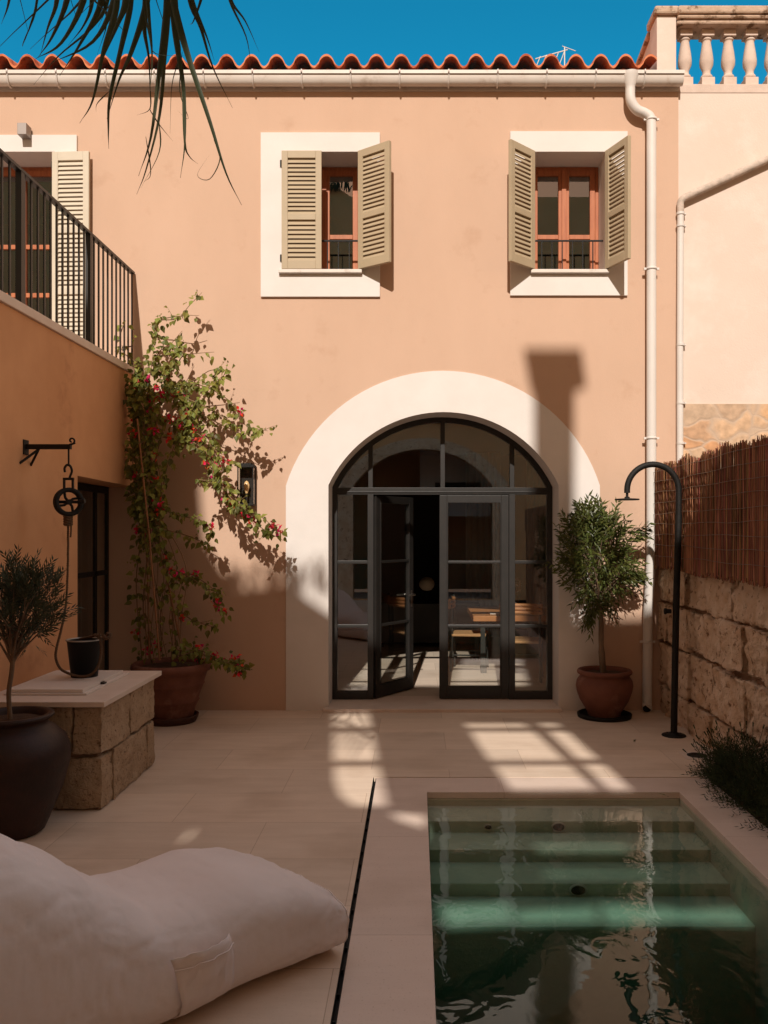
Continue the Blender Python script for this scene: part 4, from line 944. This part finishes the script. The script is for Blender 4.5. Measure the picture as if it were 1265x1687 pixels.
# ------------------------------------------------------------------ bean bag lounger
e1 = Vector((-.70,-.714,0)); e2 = Vector((-.714,.70,0)); A = Vector((-.29,3.67,0))
bb_ = thing('bean_bag', A+e1*.7+e2*.35, 'large pale pink-beige canvas bean bag lounger with a side pocket', 'bean bag')
NU, NV = 170, 120; LB, WB = 1.75, .80
def hgt(u):
    pts = [(0,.265),(.08,.315),(.24,.385),(.45,.43),(.66,.415),(.84,.43),(1.0,.53),(1.15,.66),(1.35,.80),(1.6,.84),(1.75,.78)]
    for (a, x), (b2, y) in zip(pts, pts[1:]):
        if u <= b2: t = (u-a)/(b2-a); t = t*t*(3-2*t)*.5+t*.5; return x+(y-x)*t
    return pts[-1][1]
def bag(u, ph):
    h = hgt(u); s = u/LB
    ec = min(1, max(0, 1-(u/.16))) if u < .16 else 0
    e_2 = min(1, max(0, 1-((LB-u)/.25))) if LB-u < .25 else 0
    sh_ = sqrt(max(0, 1-ec**2.6)) if ec else 1
    sh2 = sqrt(max(0, 1-e_2**2)) if e_2 else 1
    f = min(sh_*.07+.93, sh2*.75+.25) 
    n_ = 3.1; cx_, sx_ = cos(ph), sin(ph)
    vx = math.copysign(abs(cx_)**(2/n_), cx_); vz = math.copysign(abs(sx_)**(2/n_), sx_)
    w = WB/2*(1+.035*sin(pi*min(1,s*1.3)))*(f**.3)
    bulge = 1
    z = h/2+vz*h/2*f
    if vz < 0: z = max(h/2+vz*h/2, 0.0)*1.0; 
    # belly: the middle bulges outwards
    v = WB/2+vx*w
    p = A+e1*u+e2*v; p.z = z
    ws = noise.noise(Vector((u*2.5,v*3,z*4)))*.014+noise.noise(Vector((u*8,v*9,z*9)))*.003
    ws -= .006*max(0,1-abs(noise.noise(Vector((u*2.2+z*3,v*5-u*1.5,z*7+4))))*5)**2*(.35+.65*min(1,abs(u-.42)*2))
    q_ = Vector((u*1.6+v*1.2, v*6-u*3+z*2, z*9+u*2)); r_ = max(0, 1-abs(noise.noise(q_))*6.5)
    q2 = Vector((u*4+3, v*2.5+u*5, z*16-u*6)); r2 = max(0, 1-abs(noise.noise(q2))*6)
    q3 = Vector((u*11+z*14, v*6, z*7-u*9)); r3 = max(0, 1-abs(noise.noise(q3))*5)
    ft = math.exp(-(u/.22)**2)+.55*math.exp(-((u-1.15)/.3)**2)+.25
    ws -= .005*r_*r_*(.3+.7*ft)+.0045*r2*r2*ft+.003*r3*ft
    # radial wrinkles around the waist and creases near seams
    cr_ = .004*sin(26*v+9*u+5*noise.noise(Vector((u*4,v*3,1))))*math.exp(-((u-.95)/.16)**2)*max(0,vz)
    cr_ += .004*abs(sin(17*z/h*2+7*noise.noise(Vector((u*7,z*5,3)))))*math.exp(-((u-1.15)/.28)**2)*(1-abs(vz))
    cr_ += .004*sin(60*v)*math.exp(-(u/.09)**2)
    nrm = (e2*vx+Vector((0,0,max(vz,-.2)))).normalized() if abs(vx)+abs(vz) > 0 else Vector((0,0,1))
    return p+nrm*(ws+cr_)
k = B(); vs = []; fs = []
us = [LB*(i/NU) for i in range(NU+1)]
us = sorted(set([0,.006,.015,.03,.05]+us+[LB-.01]))
for u in us:
    for j in range(NV): vs.append(bag(u, 2*pi*j/NV))
m_ = len(us)
for i in range(m_-1):
    for j in range(NV): fs.append((i*NV+j, i*NV+(j+1)%NV, (i+1)*NV+(j+1)%NV, (i+1)*NV+j))
for base_, rev in ((0, True), ((m_-1)*NV, False)):
    c_ = sum((Vector(vs[base_+j]) for j in range(NV)), Vector())/NV
    if rev: c_ = c_-e1*.035
    vs.append(c_); ci = len(vs)-1
    ring = [base_+j for j in range(NV)]
    for j in range(NV): fs.append((ring[j], ring[(j+1)%NV], ci) if not rev else (ring[(j+1)%NV], ring[j], ci))
k.add(vs, fs, True); body = k.build('body', M_bag, bb_)
# seam piping along the foot end
k = B(); ring = [bag(.0, 2*pi*j/NV)-e1*.004 for j in range(NV+1)]; k.tube(ring, .0035, 6, caps=False); k.build('seam', M_bag, body)
# pocket on the near long side (ph near pi)
def onside(u, zz):
    h = hgt(u); best = None
    for i in range(0, 101):
        ph = pi*.5+pi*i/100; p = bag(u, ph)
        if best is None or abs(p.z-zz) < best[0]: best = (abs(p.z-zz), p)
    return best[1]
k = B(); vs = []; NP = 14
c00, c10, c11, c01 = (.80,.02), (.59,.07), (.61,.31), (.86,.30)   # (u,z): bottom left.. in photo the pocket leans
for i in range(NP+1):
    for j in range(NP+1):
        s_, t_ = i/NP, j/NP
        u = (c00[0]*(1-s_)+c10[0]*s_)*(1-t_)+(c01[0]*(1-s_)+c11[0]*s_)*t_; zz = (c00[1]*(1-s_)+c10[1]*s_)*(1-t_)+(c01[1]*(1-s_)+c11[1]*s_)*t_
        p = onside(u, zz); out = .016+.075*sin(pi*s_)*t_**1.5+.012*abs(noise.noise(Vector((s_*3,t_*4,7))))+.016*math.exp(-((s_-.62-.2*t_)/.05)**2)*sin(pi*min(1,t_*1.15))
        vs.append(p-e2*out+Vector((0,0,out*.3)))
k.add(vs, [(i*(NP+1)+j, (i+1)*(NP+1)+j, (i+1)*(NP+1)+j+1, i*(NP+1)+j+1) for i in range(NP) for j in range(NP)], True)
po = k.build('pocket', M_bag, bb_, recalc=True)
md = po.modifiers.new('solid', 'SOLIDIFY'); md.thickness = .004
k = B(); k.tube([Vector(vs[i*(NP+1)+NP-2])-e2*.006 for i in range(NP+1)], .003, 5); k.build('hem', M_bag, po)

# ------------------------------------------------------------------ palm
pm = thing('palm_tree', (-2.3,.9,0), 'palm with long drooping dark leaflets hanging in front of the roof tiles', 'palm')
rnd = random.Random(3); cr0 = Vector((-2.2,1.0,5.0))
k = B(); k.tube(smoothpath([(-2.3,.9,0),(-2.28,.92,1.6),(-2.24,.96,3.3),cr0],6), [.16-.003*i for i in range(19)], 14); k.build('trunk', M_bark, pm)
k = B(); lf = B()
def leaflet(k, pts, w):
    q = smoothpath(pts, 5); n = len(q); vs = []; fs = []
    for i, p in enumerate(q):
        t = (q[min(i+1,n-1)]-q[max(i-1,0)]).normalized(); s = t.cross(Vector((.25,1,.1))).normalized(); f = i/(n-1)
        ww = w*(min(1, .35+f*3) if f < .25 else 1)*(max(.06, 1-max(0,(f-.35)/.65)**.8))
        nn = s.cross(t); vs += [p+s*ww*.5+nn*ww*.22, p, p-s*ww*.5+nn*ww*.22]
    for i in range(n-1): fs += [(3*i,3*i+1,3*i+4,3*i+3), (3*i+1,3*i+2,3*i+5,3*i+4)]
    k.add(vs, fs, True)
frond = smoothpath([cr0, Vector((-1.9,2.0,5.15)), Vector((-1.45,2.9,4.85)), P(120,-75,3.45), P(230,-60,3.5), P(330,-62,3.6), P(385,-40,3.6)], 8)
k.tube(frond, [.018*(1-.8*i/len(frond)) for i in range(len(frond))], 6)
LF = [([(110,-60),(108,0),(85,60),(62,95)],.030), ([(130,-60),(135,0),(100,70),(58,97)],.034), ([(20,-80),(14,0),(2,40)],.02), ([(60,-70),(60,0),(48,45),(40,70)],.014),
 ([(150,-60),(165,0),(132,70),(98,125)],.034), ([(185,-60),(186,0),(152,68),(84,104)],.034), ([(190,-60),(190,10),(170,80),(152,165),(131,203)],.030),
 ([(210,-60),(214,0),(200,70),(180,160),(178,215),(179,245)],.030), ([(232,-60),(240,0),(215,85),(196,130),(176,196)],.032), ([(238,-60),(243,10),(250,90),(247,150)],.018),
 ([(240,-60),(238,5),(237,50),(245,100),(248,185)],.030), ([(262,-60),(274,0),(262,110),(248,225),(228,290)],.036), ([(262,-60),(275,5),(270,90),(262,190),(240,280),(225,320)],.026),
 ([(275,-60),(282,0),(290,70),(302,150),(304,235),(297,293)],.032), ([(304,-150),(303,160),(305,240),(325,270)],.010) if False else ([(300,150),(304,235),(312,258),(326,270)],.010),
 ([(276,-60),(284,0),(305,80),(345,200),(372,285),(398,338)],.030), ([(305,-60),(312,0),(330,45),(350,110),(383,178)],.022), ([(300,-60),(316,0),(340,60),(353,100)],.018),
 ([(372,-55),(378,0),(405,60),(414,112)],.012), ([(370,-55),(380,0),(404,35),(427,86)],.014), ([(160,-70),(170,0),(175,40),(160,90)],.016), ([(90,-70),(92,0),(78,45),(66,92)],.024),
 ([(140,-60),(150,0),(138,40),(112,75)],.024), ([(284,-50),(290,0),(292,55),(296,90),(283,140),(280,220)],.014), ([(200,-60),(205,0),(192,40),(170,92),(160,128)],.030),
 ([(234,-60),(236,0),(246,60),(256,88),(305,92)],.010), ([(170,-60),(176,0),(150,45),(96,92),(55,140)],.020), ([(345,-60),(330,0),(318,35),(312,40)],.014),
 ([(246,180),(262,205),(285,233)],.006), ([(248,150),(246,180),(225,190)],.006), ([(300,85),(296,150),(310,195),(292,182)],.005), ([(30,-80),(60,0),(38,70),(38,75)],.012),
 ([(352,230),(362,262),(345,295),(325,288),(345,255)],.005), ([(240,225),(248,285),(236,300)],.006), ([(262,200),(262,250),(232,310)],.007), ([(180,150),(160,170),(158,185)],.006)]
for pts, w in LF:
    d0 = rnd.uniform(3.35,3.65); leaflet(lf, [P(x, y, d0+.03*i) for i, (x, y) in enumerate(pts)], w)
for i in range(60):   # leaflets along the hidden part of the rachis and on the other fronds
    t = rnd.uniform(.05,.5); p = frond[int(t*(len(frond)-1))]; leaflet(lf, [p, p+Vector((rnd.uniform(-.25,.25),rnd.uniform(-.05,.2),-.10)), p+Vector((rnd.uniform(-.4,.4),rnd.uniform(0,.3),-.45))], .03)
for f_ in range(9):
    a = f_*2*pi/9+1.9; dv = Vector((cos(a)*1.0, sin(a)*.8, 0))
    if dv.y > .3 and dv.x > -.3: continue
    fr = smoothpath([cr0, cr0+dv*.5+Vector((0,0,.5)), cr0+dv*1.0+Vector((0,0,.45)), cr0+dv*1.35+Vector((0,0,0))], 6); k.tube(fr, .012, 5)
    for i, p in enumerate(fr[3:]):
        for s in (-1,1):
            sd_ = Vector((-dv.y,dv.x,0)).normalized()*s; leaflet(lf, [p, p+sd_*.22+Vector((0,0,-.08)), p+sd_*.34+Vector((0,0,-.5))], .03)
k.build('frond_ribs', M_palm, pm); lf.build('leaflets', M_palm, pm, recalc=False)

# ------------------------------------------------------------------ house behind the photographer: casts the shade, mirrored in the glass
YB = -4.5
bh = thing('opposite_house', (0, YB, 0), 'tall ochre house opposite with stone arched loggia, chimney and an added pierced screen for the sun patches', 'house')
def src(X, z, d=D):       # where the sun ray that lands at (X,d,z) crosses the plane y=YB
    t = d-YB; return (X-SX*t, z+SZ*t)
def gsrc(px, py, z=0): p = G(px, py, z); return src(p.x, p.z, p.y)
def fsrc(px, py): return src(FX(px), FZ(py))
sky_l = [fsrc(-400,715), fsrc(215,690), fsrc(322,705), fsrc(336,890), fsrc(385,972), fsrc(470,962), fsrc(545,1012), fsrc(640,1022), fsrc(879,1022), fsrc(879,650), fsrc(872,632),(fsrc(862,574)), fsrc(958,574), fsrc(966,632), fsrc(946,640), fsrc(946,1022), fsrc(1120,1014), fsrc(1265,1014)]
xr_ = 9.0; zr_ = sky_l[-1][1]
outer = [(-12, 6.25), (xr_, 6.25), (xr_, zr_)] + sky_l[::-1] + [(-12, sky_l[0][1])]
holes = [ [gsrc(*q) for q in hq] for hq in (  # openings shaped as sun patches, in place of sun mirrored off the door glass
 [(551,1174),(606,1174),(611,1198),(550,1198)], [(550,1204),(612,1204),(622,1253),(550,1253)],
 [(551,1259),(623,1259),(640,1327),(584,1327),(562,1311),(553,1290)],
 [(634,1334),(700,1338),(700,1364),(660,1352)],
 [(765,1190),(862,1190),(872,1198),(771,1198)], [(774,1203),(878,1203),(930,1252),(806,1252)], [(811,1258),(936,1258),(982,1300),(842,1300)],
 [(885,1190),(916,1190),(925,1197),(893,1197)], [(901,1203),(932,1203),(985,1250),(951,1250)], [(958,1257),(992,1257),(1040,1300),(1002,1300)],
 )]
holes += [[gsrc(305,1378),(gsrc(322,1358)),(gsrc(318,1376)),(gsrc(300,1388))]]
holes += [[gsrc(*q, -.33) for q in pp] for pp in (((722,1486),(838,1482),(846,1521),(735,1524)),((846,1494),(985,1488),(980,1518),(852,1521)),((990,1484),(1110,1490),(1128,1516),(992,1522)),((1116,1494),(1218,1490),(1234,1521),(1132,1519)))]
holes += [[gsrc(*q, -.25) for q in ((893,1432),(1075,1433),(1082,1442),(896,1442))], [gsrc(*q, -.172) for q in ((880,1387),(1030,1387),(1035,1397),(885,1397))], [gsrc(*q, -.097) for q in ((866,1345),(1010,1345),(1012,1350),(868,1350))]]
k = B(); k.prism(outer, holes, YB-.06, YB); k.build('sun_patch_screen', M_backw, bh)  # added unseen screen, pierced to throw sun patches on paving and pool steps
AB = dict(xc=.17, hw=1.87, zs=3.08, zt=4.06)
k = B(); k.prism([(-12,0),(9,0),(9,6.248),(-12,6.248)], [arch(**AB, z0=.02)], YB-.35, YB); k.build('wall', M_backw, bh)
k = B(); oo = arch(AB['xc'], AB['hw']+.42, .0, AB['zs']+.05, AB['zt']+.30); ii = arch(**AB, z0=.0)
k.prism(oo+ii[::-1], [], YB-.4, YB+.03); k.build('stone_arch', M_stone, bh)
k = B(); k.box(-12,9,-9,-8.9,0,6.15); k.box(-12,-11.9,-8.9,YB-.36,0,6.15); k.box(8.9,9,-8.9,YB-.36,0,6.15); k.box(-12,9,-9,YB-.36,6.15,6.24); k.build('rear_wall', M_backw, bh)
k = B(); k.box(.1,2.2,-7.0,-6.9,2.3,6.1); k.build('white_wall', M_trim, bh)
k = B(); k.box(.55,1.9,-6.9,-6.86,2.7,3.3); k.build('dark_window', M_iron, bh)
k = B()
for i in range(9): x = -1.9+i*.6; k.box(x,x+.14,YB,YB+.35,4.75,4.95)
k.build('beam_ends', mat('old_beam',(.10,.06,.035),.8), bh)
# unseen leaf fringe added on the roofline to break the edge of the shade
tp_ = thing('shade_edge_leaves', (fsrc(430,970)[0], YB+.0, fsrc(430,975)[1]-.3), 'added fringe of spiky leaves on the opposite roofline, fraying the shade edge', 'palm')
k = B(); rnd = random.Random(2)
for i in range(60):
    bx, bz = fsrc(rnd.uniform(380,545), 985); dx = rnd.uniform(-.22,.22); hh_ = rnd.uniform(.1,.34); yy = YB+.08+rnd.uniform(0,.2)
    leaflet(k, [Vector((bx,yy,bz-.1)), Vector((bx+dx*.4,yy,bz+hh_*.6)), Vector((bx+dx,yy,bz+hh_))], .035)
k.build('leaves', M_palm, tp_, recalc=False)

# ------------------------------------------------------------------ things indoors
tb = thing('dining_table', (1.6, 11.4, .03), 'honey coloured oak dining table seen through the closed glass door leaf', 'table')
k = B(); k.box(.72, 2.7, 10.75, 12.1, .705, .775); k.build('table_top', M_table, tb, bevel=.005)
for x, y in ((.85,10.9),(2.6,10.9),(.85,11.95),(2.6,11.95)): k = B(); k.box(x-.028,x+.028,y-.028,y+.028,.031,.704); k.build('leg', M_chair, tb)
def chair(loc, rz, lab):
    o = thing('dining_chair', loc, lab, 'chair', 'dining chairs inside'); Mx = Matrix.Translation(loc) @ Matrix.Rotation(rz,4,'Z') @ Matrix.Diagonal((1.06,1.06,1.1,1))
    # faces +x: back at -x
    k = B(Mx); k.box(-.21,.21,-.23,.23,.42,.45); k.build('seat', M_seat, o, bevel=.012)
    k = B(Mx); pts = [(-.20+.05*cos(a*1.0)-.05, .26*sin(a), .74) for a in [(-1+2*i/10)*1.2 for i in range(11)]]
    for z in (.76,.80,.84): k.tube([(x,y,z) for x, y, _ in pts], .021, 8)
    k.build('backrest', M_table, o)
    for x, y, h_ in ((.19,.21,.43),(.19,-.21,.43),(-.20,.21,.88),(-.20,-.21,.88)):
        k = B(Mx); k.tube([(x*1.08,y*1.05,.0),(x,y,.42),(x*(1.0 if h_ < .5 else 1.1),y,h_)], .017, 8); k.build('leg', M_chair, o)
    k = B(Mx)
    for y in (.21,-.21): k.tube([(-.2,y,.2),(.2,y,.2)], .010, 6)
    k.tube([(.2,-.21,.25),(.2,.21,.25)], .010, 6); k.build('stretcher', M_chair, o)
    return o
chair((.70,11.15,.03), radians(-8), 'dark framed dining chair at the near table end with its curved backrest in sun')
chair((1.30,10.45,.03), radians(80), 'woven seat dining chair with its back to the courtyard')
chair((1.95,10.5,.03), radians(95), 'dining chair tucked under the table behind the narrow side pane')
o = thing('round_lamp', (FX(703,13.5), 13.5, .83), 'pale round paper lamp in the dark depth of the room', 'lamp')
k = B(); k.lathe([(.001,-.11),(.07,-.095),(.115,-.045),(.125,0),(.115,.045),(.07,.095),(.03,.105)], (FX(703,13.5),13.5,FZ(962,13.5)), 24); k.build('shade', mat('paper',(.5,.38,.26),.9), o)
k = B(); k.lathe([(.012,.0),(.012,.13)], (FX(703,13.5),13.5,.72), 8); k.lathe([(.07,0),(.02,.015)], (FX(703,13.5),13.5,.715), 16); k.build('foot', M_iron, o)
o = thing('sideboard', (.2, 13.6, .03), 'dark low sideboard under the round lamp', 'sideboard'); k = B(); k.box(-.6,1.0,13.3,13.75,.10,.71); k.build('cabinet', M_dark, o)
k = B()
for x in (-.55,.93): k.box(x,x+.04,13.32,13.36,.031,.10); k.box(x,x+.04,13.68,13.72,.031,.10)
k.build('feet', M_iron, o)
for x0_, x1_, y_, lb in ((.85,1.45,14.6,'grey linen curtain panel at the back of the room, behind the table'),(1.9,2.6,14.6,'grey linen curtain panel behind the narrow side pane, farthest from the open leaf')):
    k = B(); vs = []; n = 60
    for i in range(n+1): x = x0_+(x1_-x0_)*i/n; vs += [(x, y_+.035*sin(x*60), .04), (x, y_+.035*sin(x*60+.4), 3.2)]
    k.add(vs, [(2*i,2*i+2,2*i+3,2*i+1) for i in range(n)], True); o = k.build('curtain', M_curt, None, recalc=False); tag(o, lb, 'curtain', 'curtains inside')
    md = o.modifiers.new('solid','SOLIDIFY'); md.thickness = .004
o = thing('vase', (1.35,11.7,.776), 'dark jug vase with white blossoms on the dining table', 'vase')
k = B(); k.lathe([(.04,0),(.07,.06),(.075,.12),(.04,.2),(.035,.25),(.05,.27)], (1.35,11.7,.776), 20); k.build('jug', M_iron, o)
k = B(); rnd = random.Random(9); leafset(k, [(Vector((1.35,11.7,1.1))+rv(rnd)*.09, rv(rnd), rv(rnd), .03, .02) for i in range(60)]); k.build('blossoms', M_white, o, recalc=False)
k = B(); k.box(.95,1.25,10.95,11.2,.7765,.785); tag(k.build('papers', M_white), 'white papers lying on the oak dining table', 'papers')
